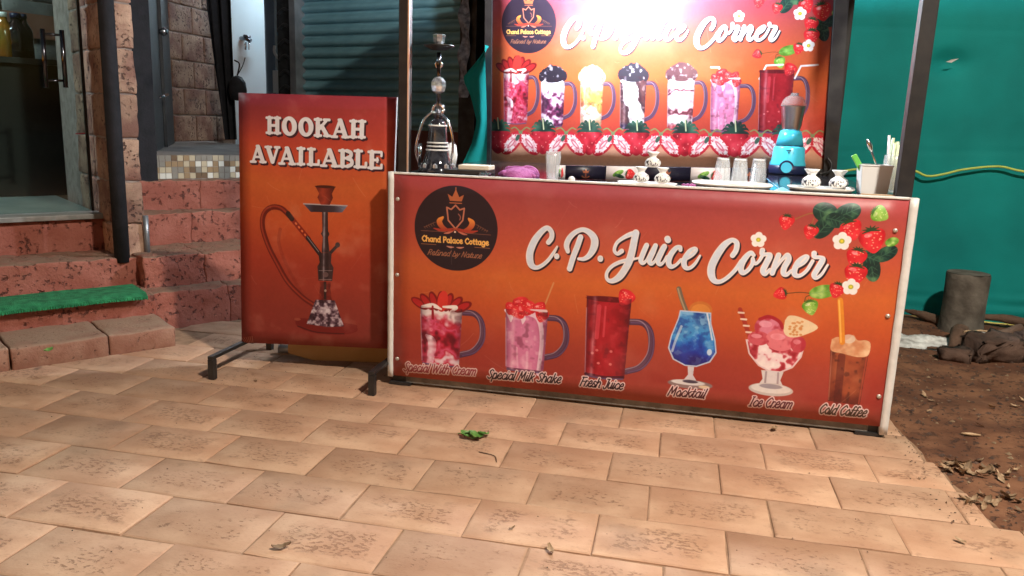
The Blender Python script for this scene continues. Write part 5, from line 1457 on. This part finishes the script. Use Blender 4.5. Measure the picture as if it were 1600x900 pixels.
# ------------------------------------------------------------------ hookah sign on its stand
sTL, sTR, sBR, sBL = Vector((-.665, .055, 1.125)), Vector((-.010, .085, 1.126)), Vector((-.042, .085, .120)), Vector((-.690, .055, .094))
sign = thing('hookah_sign', 'tall orange sign board reading HOOKAH AVAILABLE on black legs', 'sign', (-.36, .1, 0))
printed('sign_board', sTL, sTR, sBR, sBL, .014, [IM_SIGN, M['whitetrim']], sign, 12, 18, .003, 2)
for (xf, yf, yb) in ((-.69, -.163, .30), (-.018, -.142, .38)):
    mb = MB(); mb.beam((xf, yf - .0125, .09), (xf + .0, yb, .09), .024, .014); part('foot_bar', mb, M['blackmetal'], sign, bevel=.002)
    mb = MB(); mb.beam((xf, yf, 0), (xf, yf, .0825), .026, .026, (0, 1, 0)); part('leg', mb, M['blackmetal'], sign, bevel=.002)
    mb = MB(); mb.beam((xf, yb - .013, 0), (xf, yb - .013, .0825), .026, .026, (0, 1, 0)); part('leg', mb, M['blackmetal'], sign, bevel=.002)
for a_, b_ in ((sBL, sTL), (sBR, sTR)):
    s_ = .03 if a_ is sBL else -.03
    mb = MB(); mb.beam(a_ + Vector((s_, .032, -.006)), b_ + Vector((s_, .032, -.05)), .025, .025, (0, 1, 0)); part('back_rail', mb, M['blackmetal'], sign)
# low brown board and grey tube behind the sign
mb = MB()
def cb(a, b):
    x = -.535 + .5 * a; return (x, .165 + .09 * a + .03 * a * (1 - b), .002 + .03 * max(0, 1 - a * 5) * (1 - b) + .20 * b)
mb.grid(cb, 14, 4); mb.grid(lambda a, b: (cb(a, b)[0], cb(a, b)[1] + .02, cb(a, b)[2]), 14, 4)
single('cardboard_sheet', mb, M['cardboard'], 'brown cardboard sheet standing on edge behind the hookah sign', 'cardboard')
mb = MB(); mb.tube([(-.62, .24, .022), (-.50, .27, .022)], .02, 12, sub=1)
single('pipe_piece', mb, M['greysteel'], 'short grey pipe lying on the pavement under the hookah sign', 'pipe')

# ------------------------------------------------------------------ things on the counter
def ct(px, py): return atZ(px, py, ZT + .0005)
# hookah
c = ct(683, 269); hk = thing('hookah', 'dark glass hookah with crystal stem standing at the left end of the counter', 'hookah', c)
S_ = .00259
zz = lambda y: (269 - y) * S_
mb = MB(); mb.lathe(c, [(.076, 0), (.078, .008), (.070, .018), (.058, .04), (.047, .075), (.040, .11), (.037, .15), (.035, .185), (.026, .20), (.014, .208)], 28); vase = part('vase', mb, mat('smoky_glass', (.012, .010, .014), (.05, .05, .06), rough=.07, scale=30, coat=1.0, detail=2), hk)
for z_, r_ in ((.088, .0455), (.102, .0425), (.116, .0405), (.182, .0362)):
    mb = MB(); mb.lathe(c + ez * z_, [(r_, -.003), (r_ + .002, 0), (r_, .003)], 24, cap=False); part('white_ring', mb, M['whiteplastic'], vase)
for k in range(9):
    a = k * 2 * math.pi / 9; mb = MB(); p_ = c + Vector((.066 * math.cos(a), .066 * math.sin(a), .024)); mb.lathe(p_, [(.0, -.012), (.011, -.004), (.009, .008), (.0, .014)], 6, smooth=False); part('cut_facet', mb, M['crystal'], vase)
mb = MB(); mb.lathe(c, [(.012, .205), (.018, .212), (.012, .222), (.02, .228), (.011, .236), (.008, .25), (.008, .305), (.012, .312), (.007, .318), (.007, .40), (.01, .41), (.008, .46)], 18); part('stem', mb, M['darkchrome'], hk)
mb = MB(); mb.lathe(c + ez * zz(139), [(.008, -.032), (.024, -.024), (.031, -.004), (.030, .012), (.020, .026), (.008, .032)], 8, smooth=False); part('crystal_ball', mb, M['crystal'], hk)
def torus(mb, c, R, r, tilt=0.0):
    pts = [c + Vector((R * math.cos(a), .3 * R * math.sin(a) * tilt, R * math.sin(a))) for a in np.linspace(0, 2 * math.pi, 25)]
    mb.tube(pts, r, 8, sub=1)
mb = MB(); torus(mb, c + ez * zz(175), .021, .006); part('ring', mb, M['chrome'], hk)
mb = MB(); torus(mb, c + ez * zz(109), .012, .0045); part('ring', mb, M['chrome'], hk)
mb = MB(); mb.lathe(c + ez * zz(84), [(.008, -.012), (.03, -.010), (.058, .003), (.06, .008), (.028, .0), (.008, .002)], 24); part('ash_plate', mb, M['blackmetal'], hk)
mb = MB(); mb.lathe(c + ez * zz(80), [(.014, .0), (.022, .010), (.025, .026), (.028, .034), (.022, .037), (.012, .036)], 8, smooth=False); part('bowl', mb, M['crystal'], hk)
P3 = lambda x, y, dy=0: c + Vector(((x - 683) * S_, dy, zz(y)))
mb = MB(); mb.tube([P3(676, 178, -.01), P3(664, 190, -.02), P3(656, 215, -.03), P3(652, 238, -.03), P3(657, 258, -.02)], .0055, 8); mb.tube([P3(680, 180, -.01), P3(694, 184, -.02), P3(706, 200, -.03), P3(711, 225, -.03), P3(708, 250, -.02), P3(700, 266, -.01)], .0055, 8); part('hose', mb, M['chrome'], hk)
mb = MB(); mb.tube([P3(660, 226, -.035), P3(658, 258, -.03)], .008, 8, sub=1); part('mouthpiece', mb, M['chrome'], hk)
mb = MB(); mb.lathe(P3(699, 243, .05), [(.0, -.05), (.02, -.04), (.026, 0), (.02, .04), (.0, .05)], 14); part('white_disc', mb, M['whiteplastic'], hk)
# flat black case with papers
c = ct(733, 273)
mb = MB(); mb.box((c.x - .10, c.y - .01, ZT + .0005), (c.x + .07, c.y + .14, ZT + .018)); single('black_case', mb, M['blackmetal'], 'flat black case beside the base of the hookah', 'case', bevel=.003)
mb = MB(); mb.box((c.x - .05, c.y + .015, ZT + .0185), (c.x + .075, c.y + .11, ZT + .036)); single('paper_packet', mb, M['cream'], 'cream paper packet lying on the flat black case', 'packet', bevel=.003)
t = thing('foil_scraps', 'crumpled silver foil scraps right of the flat black case', 'foil', ct(758, 276))
for k in range(5):
    mb = MB(); p_ = ct(752 + k * 3, 275 + (k % 2) * 1.5) + ez * .006; mb.lathe(p_, [(.0, -.006), (.010, -.002), (.008, .005), (.0, .007)], 6, smooth=False, wob=.25); part('foil_piece', mb, M['chrome'], t)
# purple cloth bundle
c = (ct(778, 277) + ct(838, 280)) * .5 + Vector((0, .03, 0))
mb = MB()
for k in range(9):
    a0 = k * .7; w_ = .076 - .004 * (k % 4)
    pts = []
    for j in range(9):
        t_ = j / 8 * 2 - 1
        pts.append(c + Vector((t_ * w_ * (1 if k % 2 else .92), -.028 + .008 * k + .012 * math.sin(3 * t_ + a0), .009 + .030 * (1 - t_ * t_) * (.35 + .1 * k) * (.9 + .2 * math.sin(a0)) + .004 * math.sin(5 * t_ + a0))))
    mb.tube(pts, [.004] + [.0105 + .003 * math.sin(j + k) for j in range(7)] + [.005], 8)
mb.lathe(c, [(.074, .0), (.07, .012), (.05, .03), (.02, .038), (.002, .04)], 20, wob=.1)
single('purple_cloth', mb, M['pinkcloth'], 'crumpled purple cloth on the counter left of the single tumbler', 'cloth')

def tumbler(loc, lab, h, r0, r1, group=None, inverted=False):
    t = thing('glass_tumbler', lab, 'glass', loc, group)
    prof = [(r0 * .96, 0), (r0, .004), (r1, h), (r1 - .002, h + .001), (r0 - .003, .012), (.001, .011)]
    if inverted: prof = [(r, h - z_) for r, z_ in prof][::-1]
    mb = MB(); mb.lathe(loc, prof, 20, cap=True); part('glass_wall', mb, M['clear'], t)
    mb = MB(); zb = h - .010 if inverted else .004; mb.lathe(loc, [(r0 - .0035, zb), (r0 - .0032, zb + .006)], 18); part('glass_base', mb, M['whiteplastic'] if inverted else M['clear'], t)
    mb = MB()
    for k in range(10):
        a = k * 2 * math.pi / 10; ra, rb = (r1, r0) if inverted else (r0, r1)
        mb.tube([loc + Vector((ra * math.cos(a), ra * math.sin(a), .006)), loc + Vector((rb * math.cos(a), rb * math.sin(a), h - .014))], .0016, 4, sub=1)
    part('flutes', mb, M['clear'], t)
tumbler(ct(863, 282), 'clear tumbler standing alone in front of the dark box', .105, .021, .028)
for x, y, lab in ((1127, 288, 'leftmost of the three upturned glasses on the white tray'), (1154, 289, 'middle one of the three upturned glasses on the white tray'), (1183, 289, 'upturned glass nearest the blue mixer on the white tray')):
    p_ = ct(x, y) + ez * .009; tumbler(p_, lab, .092, .024, .031, 'upturned glasses on the white tray', True)
def tray(nm, px0, px1, py, dep, lab, h=.012):
    a, b = ct(px0, py), ct(px1, py + .045 * (px1 - px0))
    cx, cy = (a.x + b.x) / 2, (a.y + b.y) / 2 + dep / 2; rx, ry = (b.x - a.x) / 2, dep / 2
    mb = MB()
    n = 32; ring = lambda k, z_: [(cx + (abs(math.cos(q)) ** .6 * math.copysign(1, math.cos(q))) * rx * k, cy + (abs(math.sin(q)) ** .6 * math.copysign(1, math.sin(q))) * ry * k, z_) for q in [2 * math.pi * i / n for i in range(n)]]
    vs = ring(.9, ZT + .0008) + ring(1.0, ZT + h) + ring(.985, ZT + h + .001) + ring(.88, ZT + .006)
    fs = [(k*n+i, k*n+(i+1) % n, (k+1)*n+(i+1) % n, (k+1)*n+i) for k in range(3) for i in range(n)] + [tuple(range(n))[::-1], tuple(3*n+i for i in range(n))]
    mb.add(vs, fs, True); return single(nm, mb, M['whitecer'], lab, 'tray')
tray('serving_tray', 1080, 1212, 292, .26, 'oval white tray under the three upturned glasses')
tray('serving_tray', 1234, 1340, 298, .16, 'white tray under the two pouches by the white bin')
tray('serving_tray', 962, 1058, 288, .11, 'white tray under the pyramid of three pouches', .008)
def pouch(loc, lab, s=1.0):
    mb = MB(); mb.lathe(loc, [(.020*s, 0), (.032*s, .006*s), (.036*s, .018*s), (.031*s, .032*s), (.016*s, .043*s), (.014*s, .047*s), (.021*s, .058*s), (.029*s, .068*s), (.024*s, .066*s), (.010*s, .05*s)], 18, wob=.03)
    return single('paper_pouch', mb, M['pouch'], lab, 'pouch', 'white printed pouches on the counter')
zb = ZT + .012
def cz(px, py): return ct(px, py) + ez * .009
pouch(cz(1001, 288), 'white printed pouch at the lower left of the pyramid of three', .80)
pouch(cz(1034, 289.5), 'white printed pouch at the lower right of the pyramid of three', .80)
p_ = (cz(1001, 288) + cz(1034, 289.5)) * .5; p_.z = zb + .052
pouch(p_, 'white printed pouch resting on top of the other two', .80)
pouch(cz(1266, 296), 'white printed pouch with wide neck beside the pale blue scoop', .96)
pouch(cz(1309, 298), 'white printed pouch with wide neck next to the white bin', .96)
# row of printed packets behind
def packet(px0, px1, m_, lab):
    ya, yb = .13 + (px0 - 868) / 332 * .36, .13 + (px1 - 868) / 332 * .36
    a, b = atY(px0, 282, ya), atY(px1, 282, yb); ta = atY(px0, 258.5 + (px0 - 880) * .016, ya).z; tb = atY(px1, 258.5 + (px1 - 880) * .016, yb).z
    z0 = ZT + .0006
    t = thing('packet_box', lab, 'box', ((a.x + b.x) / 2, (ya + yb) / 2, z0), 'printed boxes in a row at the back of the counter')
    printed('box_front', (a.x + .001, ya, ta), (b.x - .001, yb, tb), (b.x - .001, yb, z0), (a.x + .001, ya, z0), .012, [m_, M['navy']], t, 2, 2, 0)
packet(868, 883, IM_BOXW, 'narrow end of a white box behind the single tumbler'); packet(883, 946, IM_BOXD, 'dark box with a copper crown beside the single tumbler')
packet(946, 1004, IM_BOXW, 'white strawberry box left of the pouch pyramid'); packet(1004, 1078, IM_BOXD, 'dark box behind the pouch pyramid')
packet(1078, 1140, IM_BOXW, 'white strawberry box behind the upturned glasses'); packet(1140, 1200, IM_BOXD, 'dark box half hidden by the blue mixer')
# loose bits
mb = MB(); p_ = ct(893, 284); mb.lathe(p_, [(.004, 0), (.012, .004), (.013, .011), (.008, .018), (.001, .02)], 12); single('lump', mb, M['whiteplastic'], 'small white lump on the counter in front of the dark crown box', 'lump')
mb = MB()
for k in range(6): 
    p_ = ct(1068 + k * 3.2, 291 + (k % 2)); mb.lathe(p_, [(.001, 0), (.008, .003), (.006, .008), (.001, .01)], 6, smooth=False, wob=.2)
single('wrapper_crumbs', mb, M['pinkcloth'], 'pink crumbs of wrapper left of the white glass tray', 'wrapper')
mb = MB(); a = ct(1202, 292); b = ct(1218, 298)
mb.tube([ct(1196, 286) + ez * .02, b + ez * .006], .0022, 6, sub=1); mb.lathe(ct(1222, 300), [(.034, .0), (.03, .003), (.006, .016), (.001, .017)], 14)
single('blue_scoop', mb, M['bluerag'], 'pale blue scoop lying between the two white trays', 'scoop')
mb = MB(); p_ = ct(1326, 300); mb.lathe(p_ + ez * .008, [(.0, -.008), (.018, -.003), (.016, .008), (.0, .012)], 10, wob=.25); single('wrapper', mb, M['whiteplastic'], 'crumpled black and white wrapper against the white bin', 'wrapper')
# mixer grinder
c = atZ(1229, 272, ZT + .001); mx_ = thing('mixer_grinder', 'sky blue mixer grinder with steel jar and clear dome lid on the counter', 'mixer', c)
k_ = (Vector(c) - Vector(CAM)).dot(Vector(_f)) / F_PX
Hm = lambda y: (272 - y) * k_
R = lambda w: w * k_ / 2
mb = MB(); mb.lathe(c, [(R(54), 0), (R(58), .006), (R(56), Hm(259)), (R(50), Hm(257))], 28); part('base_plate', mb, M['navy'], mx_)
mb = MB(); mb.lathe(c, [(R(54), Hm(260)), (R(54), Hm(256)), (R(50), Hm(250)), (R(47), Hm(232)), (R(43), Hm(229))], 28); body = part('motor_body', mb, M['bluemix'], mx_, bevel=None)
mb = MB(); mb.lathe(c, [(R(41), Hm(230)), (R(41), Hm(227))], 28); part('black_band', mb, M['navy'], mx_)
mb = MB(); mb.lathe(c, [(R(42), Hm(227.5)), (R(36), Hm(214)), (R(32), Hm(206)), (R(27), Hm(205))], 28); part('coupler', mb, M['bluemix'], mx_)
mb = MB(); mb.lathe(c, [(R(25), Hm(206)), (R(27), Hm(203)), (R(29), Hm(198)), (R(36), Hm(170)), (R(37), Hm(168)), (R(34), Hm(168))], 28); part('steel_jar', mb, mat('brushed_steel', (.78, .78, .8), rough=.28, metal=1.0), mx_)
mb = MB(); mb.lathe(c, [(R(37.5), Hm(169)), (R(37.5), Hm(166.5)), (R(33), Hm(160)), (R(25), Hm(155)), (R(12), Hm(152.5)), (R(12), Hm(149)), (.001, Hm(148.5))], 24); part('dome_lid', mb, mat('clear_lid', (.85, .8, .8), rough=.08, trans=.85, ior=1.3), mx_)
dirc = (Vector(CAM) - c); dirc.z = 0; dirc.normalize()
def face_disc(r_, y, rad, d, m_, nm, off=0.0):
    mb = MB(); cen = c + ez * Hm(y) + dirc * r_ + Vector((dirc.y, -dirc.x, 0)) * off
    mb.tube([cen - dirc * .005, cen + dirc * d], rad, 18, sub=1); return part(nm, mb, m_, mx_)
face_disc(R(51), 261, R(22), .004, M['navy'], 'dial_surround', .004); face_disc(R(51), 261, R(16), .014, M['bluemix'], 'dial', .004)
mb = MB(); sdv = Vector((-dirc.y, dirc.x, 0)); cen = c + ez * Hm(235) + dirc * (R(48.5))
mb.beam(cen - sdv * .012, cen + sdv * .012, .002, .003); mb.beam(cen - sdv * .003 - ez * .011, cen + sdv * .003 - ez * .011, .002, .005); part('badge', mb, M['navy'], mx_)
# white bin with spoon and knife, straw cup
c = ct(1363, 304); bn = thing('white_bin', 'white square plastic bin holding cutlery at the right end of the counter', 'bin', c + Vector((0, .05, 0)))
a, b = ct(1343, 303), ct(1386, 304); wdt = b.x - a.x; cx, cy = (a.x + b.x) / 2, a.y + .05; hb = .097
mb = MB(); ring = lambda s, z_: [(cx + sx * wdt / 2 * s, cy + sy * .045 * s, ZT + z_) for sx, sy in ((-1, -1), (1, -1), (1, 1), (-1, 1))]
vs = ring(.9, .001) + ring(1.04, hb) + ring(1.09, hb + .002) + ring(1.09, hb + .006) + ring(1.0, hb + .006) + ring(.87, .006)
mb.add(vs, [(k*4+i, k*4+(i+1) % 4, (k+1)*4+(i+1) % 4, (k+1)*4+i) for k in range(5) for i in range(4)] + [(3, 2, 1, 0), (20, 21, 22, 23)]); part('bin_body', mb, M['whiteplastic'], bn, bevel=.004)
mb = MB(); mb.beam(atY(1357, 285, cy), atY(1334, 242, cy), .019, .01, (0, 1, 0)); single('green_knife', mb, M['greenplastic'], 'green handled knife leaning out of the white bin', 'knife', bevel=.003)
mb = MB(); p0, p1 = atY(1380, 290, cy + .01), atY(1357, 222, cy + .01); mb.tube([p0, p1], .0035, 8, sub=1); d_ = (p1 - p0).normalized(); mb.tube([p1 - d_ * .035, p1 - d_ * .01, p1 + d_ * .012], [.004, .009, .003], 10); single('steel_spoon', mb, M['chrome'], 'long steel spoon leaning out of the white bin', 'spoon')
c = ct(1397, 303) + Vector((-.008, .03, 0)); 
tumbler(c, 'tall clear cup full of straws beside the right stall post', .135, .027, .034)
for k in range(14):
    a = k * 2.4; r_ = .004 + .018 * ((k * .37) % 1)
    p0 = c + Vector((r_ * .6 * math.cos(a), r_ * .6 * math.sin(a), .013)); p1 = c + Vector((r_ * 1.2 * math.cos(a), r_ * 1.2 * math.sin(a), .185 + .012 * math.sin(k * 1.7)))
    mb = MB(); mb.tube([p0, p1], .0045, 8, sub=1); single('straw', mb, M['straw'], 'pale green drinking straw in the tall clear cup', 'straw', 'straws in the clear cup')
mb = MB(); mb.tube([c + Vector((-.016, -.01, .013)), c + Vector((-.029, -.012, .205))], .0045, 8, sub=1); single('straw', mb, M['whiteplastic'], 'white straw standing taller than the green ones', 'straw')
mb = MB(); a, b = ct(1345, 305.5), ct(1404, 306); mb.box((a.x, a.y - .012, ZT + .0003), (b.x + .01, a.y + .012, ZT + .0075)); single('wooden_slat', mb, M['wood'], 'thin wooden strip along the counter edge under the white bin', 'wood strip')

# ------------------------------------------------------------------ street lamp in front (out of view)
t = thing('street_lamp', 'warm street lamp on a pole in front of the stall', 'street lamp', (3.6, -3.4, -.05))
LP = Vector(STREET_POS)
mb = MB(); mb.tube([(3.6, -3.4, -.05), (3.6, -3.4, 2.9), (3.45, -3.3, 3.25), (2.9, -2.92, 3.42), LP + Vector((.15, -.1, .12))], .04, 12); part('pole', mb, M['greysteel'], t)
mb = MB(); mb.lathe(LP, [(.21, .0), (.215, .03), (.16, .10), (.05, .14)], 20); part('lamp_head', mb, M['greysteel'], t)
mb = MB(); mb.lathe(LP, [(.0005, -.03), (.06, -.026), (.10, -.008), (.105, -.002)], 20); part('lens', mb, M['streetlens'], t)
set_emission(M['streetlens'], STREET_POWER, math.pi * .105 ** 2)

# ------------------------------------------------------------------ stump, roots, stones, ash on the dirt
def gz_(x, y): return max(0.0, dirt_z(x, y))
c = Vector((2.605, 1.76, gz_(2.6, 1.76) - .02)); st = thing('tree_stump', 'grey sawn tree stump standing on dirt in front of the green net', 'stump', c)
mb = MB()
n = 40; hs = .335
prof = [(0, .118), (.03, .112), (.07, .107), (.16, .104), (.28, .106), (hs - .01, .107), (hs, .104)]
vs = []
for z_, r_ in prof:
    for k in range(n):
        a = 2 * math.pi * k / n; rr = r_ * (1 + .018 * nz(3 * math.cos(a), 3 * math.sin(a), z_ * 6) + (.25 * max(0, .06 - z_) / .06 * max(0, nz(2 * math.cos(a), 2 * math.sin(a), 8)))); vs.append(c + Vector((rr * math.cos(a), rr * math.sin(a), z_ + .006 * nz(2 * math.cos(a), 2 * math.sin(a)))))
m_ = len(prof); mb.add(vs, [(i*n+k, i*n+(k+1) % n, (i+1)*n+(k+1) % n, (i+1)*n+k) for i in range(m_-1) for k in range(n)], True); part('trunk', mb, M['stump'], st)
mb = MB(); vs2 = [c + Vector((.103 * q * math.cos(2*math.pi*k/n), .103 * q * math.sin(2*math.pi*k/n), hs + .002 + .003 * nz(q * 5, k))) for q in (1, .75, .5, .25) for k in range(n)]
mb.add(vs2, [(i*n+k, i*n+(k+1) % n, (i+1)*n+(k+1) % n, (i+1)*n+k) for i in range(3) for k in range(n)] + [tuple(3*n+k for k in range(n))], True); part('sawn_top', mb, M['stump'], st)
def root(pts, rad, lab, nm='root', m_='root'):
    mb = MB(); mb.tube([Vector(p) for p in pts], rad, 10); 
    mb.v = [(x + .006 * nz(x * 30, y * 30, z_ * 30), y + .006 * nz(x * 30, y * 30, 5 + z_), z_ + .006 * nz(x * 25, y * 25, z_ * 30 + 9)) for x, y, z_ in mb.v]
    return single(nm, mb, M[m_], lab, 'root' if nm == 'root' else 'log')
root([(2.36, 1.95, .075), (2.44, 1.9, .065), (2.52, 1.84, .05), (2.58, 1.78, .04)], [.006, .022, .03, .035], 'flat pointed root reaching left from the grey stump')
root([(2.58, 1.66, .03), (2.54, 1.55, .06), (2.5, 1.45, .06), (2.46, 1.38, .01)], [.03, .045, .035, .02], 'brown root hump in front of the grey stump')
root([(2.50, 1.30, .05), (2.62, 1.36, .07), (2.74, 1.45, .10), (2.80, 1.5, .115)], [.035, .032, .03, .026], 'short dark log propped on the brown stone', 'log')
root([(2.33, 1.33, .015), (2.42, 1.32, .018), (2.5, 1.30, .016)], [.006, .008, .006], 'thin dark stick lying left of the brown stone', 'log')
root([(2.70, 1.92, .07), (2.85, 1.9, .08), (3.05, 1.88, .06), (3.3, 1.9, .05)], [.012, .022, .024, .02], 'brown branch lying along the net right of the stump', 'log')
root([(2.50, 1.38, .10), (2.58, 1.40, .108), (2.66, 1.42, .105)], [.005, .006, .005], 'pale thin stick resting across the brown stone', 'log', 'wood')
def stone(x, y, lx, ly, lz, lab, rz_=0.0, seed=1.0, cat='stone'):
    mb = rough_block(lx, ly, lz, res=.025, amp=.03 * max(lx, lz) / .2, rnd=.045 * lx / .2, seed=seed); me = mb.mesh('stone', M['rock'])
    o = link('stone', me, None, (x, y, gz_(x, y) + lz * .33), (.1, .05, rz_)); o['label'] = lab; o['category'] = cat
stone(2.60, 1.26, .24, .16, .13, 'large brown stone in front of the grey stump', .3, 2.2)
stone(2.42, 1.19, .14, .10, .07, 'low brown stone left of the large brown stone', -.3, 4.1)
stone(2.86, 1.42, .26, .14, .12, 'brown stone block at the right edge beside the pale ash', .2, 5.5)
stone(2.98, 1.28, .10, .08, .11, 'dark upright stone at the right edge of the dirt', .5, 7.5)
def ash(nm, x0, x1, y0, y1, h, lab):
    mb = MB()
    def f(a, b):
        x, y = x0 + (x1 - x0) * a, y0 + (y1 - y0) * b
        e = max(0, 1 - (2 * abs(a - .5)) ** 4) * max(0, 1 - (2 * abs(b - .5)) ** 3)
        return (x, y, dirt_z(x, y) - .008 + e * (h + .012 * nz(x * 22, y * 22) + .008 * nz(x * 60, y * 60)) + .01 * (e > .05) * nz(x * 9, y * 9))
    mb.grid(f, 60, 24); o = struct(nm, mb, M['ash'], 'stuff'); o['label'] = lab; o['category'] = 'ash'
ash('ash_bed', 1.98, 2.54, 1.30, 1.60, .022, 'strip of pale ash between the stall and the brown stone')
ash('ash_bed', 2.58, 3.35, 1.46, 1.74, .05, 'pale ash heap right of the stump')
# small stones and crumbs on the dirt and pavement
mb = MB()
g = random.Random(11)
def crumb(x, y, z_, r_):
    vs = [Vector((x, y, z_)) + Vector((r_ * g.uniform(.6, 1.2) * a, r_ * g.uniform(.6, 1.2) * b, r_ * g.uniform(.4, .8) * c_)) for a, b, c_ in ((1, 0, 0), (-1, 0, 0), (0, 1, 0), (0, -1, 0), (0, 0, 1), (0, 0, -.6))]
    mb.add(vs, [(0, 2, 4), (2, 1, 4), (1, 3, 4), (3, 0, 4), (2, 0, 5), (1, 2, 5), (3, 1, 5), (0, 3, 5)], False, g.choice([0, 0, 0, 1]))
for _ in range(2600):
    x, y = g.uniform(1.9, 3.3), g.uniform(-.7, 2.0)
    if dirt_dist(x, y) < .0: continue
    crumb(x, y, dirt_z(x, y) + .001, g.choice([.003, .004, .005, .007, .011]))
for _ in range(420):
    x, y = g.uniform(-1.2, 2.2), g.uniform(-1.6, .2)
    if g.random() < .5: x, y = g.uniform(-.7, .0), g.uniform(-.35, .2)
    crumb(x, y, .001, g.choice([.0015, .002, .003]))
for _ in range(90):
    x = g.uniform(1.88, 1.99); y = g.uniform(-.65, .1); crumb(x, y, .002, g.choice([.002, .003, .004]))
o = struct('gravel', mb, [M['rock'], M['leafdry']], 'stuff')

# ------------------------------------------------------------------ leaves
def leaf_mesh(nm, L, Wd, m_, curl, seed):
    mb = MB()
    def f(a, b):
        t_ = a; w_ = Wd * math.sin(math.pi * min(1, t_ * .96 + .03)) ** .7 * (1 + .15 * math.sin(t_ * 16 + seed)); s_ = (b - .5) * 2
        return ((t_ - .5) * L, s_ * w_ / 2, .002 + curl * L * ((t_ - .5) ** 2 * 1.6 + .5 * abs(s_) ** 1.5 * (.3 + .7 * abs(nz(t_ * 4, seed)))) + .004 * nz(t_ * 6, s_ * 3, seed))
    mb.grid(f, 9, 4)
    return mb.mesh(nm, m_)
dry = [leaf_mesh('dry_leaf', .062, .027, M['leafdry'], .25 + .06 * k, k * 2.3) for k in range(5)]
def put_leaf(x, y, z_, me, lab, s=1.0, grp=None, rot=None):
    o = link('dry_leaf', me, None, (x, y, z_), rot or (random.uniform(-.25, .25), random.uniform(-.25, .25), random.uniform(0, 6.28))); o.scale = (s, s, s)
    o['label'] = lab; o['category'] = 'leaf'
    if grp: o['group'] = grp
    return o
gl_ = thing('green_leaf', 'crumpled fresh green leaf lying on the pavement in front of the stall', 'leaf', (.469, -.44, .003))
for k, (dx, dy, rz_, s_) in enumerate(((0, 0, .3, 1.15), (.03, .012, 1.0, .8), (-.028, .006, 2.6, .75), (.012, -.016, -.4, .7))):
    me = leaf_mesh('leaflet', .07, .036, M['leafgreen'], .3, k * 1.3 + .4)
    o = link('leaflet', me, gl_, (.469 + dx, -.44 + dy, .006 + .003 * k), (random.uniform(-.3, .3), random.uniform(-.3, .3), rz_)); o.scale = (s_, s_, s_)
mb = MB(); mb.tube([(.44, -.445, .006), (.425, -.44, .012), (.412, -.435, .008)], .0015, 5); part('stalk', mb, M['leafgreen'], gl_)
mb = MB(); mb.tube([atZ(748, 706, .002), atZ(772, 712, .004), atZ(776, 722, .002)], .0015, 5); single('twig', mb, M['twig'], 'thin dark twig near the green leaf on the pavement', 'twig')
put_leaf(*atZ(1210, 671, .004), dry[1], 'curled white and brown leaf under the right part of the stall panel', .8)
put_leaf(*atZ(440, 856, .004), dry[2], 'pale brown curled leaf at the lower left of the pavement', .75, None, (.05, -.08, .5))
put_leaf(*atZ(860, 860, .004), dry[3], 'pale straw coloured leaf shred at the bottom middle of the pavement', .6)
put_leaf(*atZ(1500, 845, .004), dry[0], 'yellowish leaf shred at the lower right of the pavement', .5)
put_leaf(*atZ(800, 826, .003), dry[4], 'tiny dark leaf bit on the paver below the green leaf', .3)
put_leaf(*atZ(400, 595, .003), dry[2], 'small brown leaf bit under the middle of the hookah sign', .35)
put_leaf(*atZ(75, 548, .098), leaf_mesh('fresh_leaf', .06, .03, M['leafgreen'], .3, 3.3), 'small green leaf lying on the curb stone below the turf mat', .8)
def dl(px, py, s): 
    p_ = atZ(px, py, .01); put_leaf(p_.x, p_.y, dirt_z(p_.x, p_.y) + .006, random.choice(dry), 'dry brown leaf lying on the red dirt right of the stall', s, 'dry leaves scattered on the dirt', (random.uniform(-.6, .6), random.uniform(-.6, .6), random.uniform(0, 6.28)))
for _ in range(26): dl(random.gauss(1510, 22), random.gauss(731, 7), random.uniform(.5, 1.0))
for _ in range(16): dl(random.gauss(1528, 26), random.gauss(782, 4), random.uniform(.5, .95))
for _ in range(40): dl(random.uniform(1430, 1650), random.uniform(600, 815), random.uniform(.25, .65))
mb = MB(); mb.tube([atZ(1502, 677, .012), atZ(1515, 678, .016), atZ(1532, 680, .012)], [.003, .006, .003], 6); single('pale_stick', mb, M['wood'], 'short pale stick on the red dirt', 'stick')
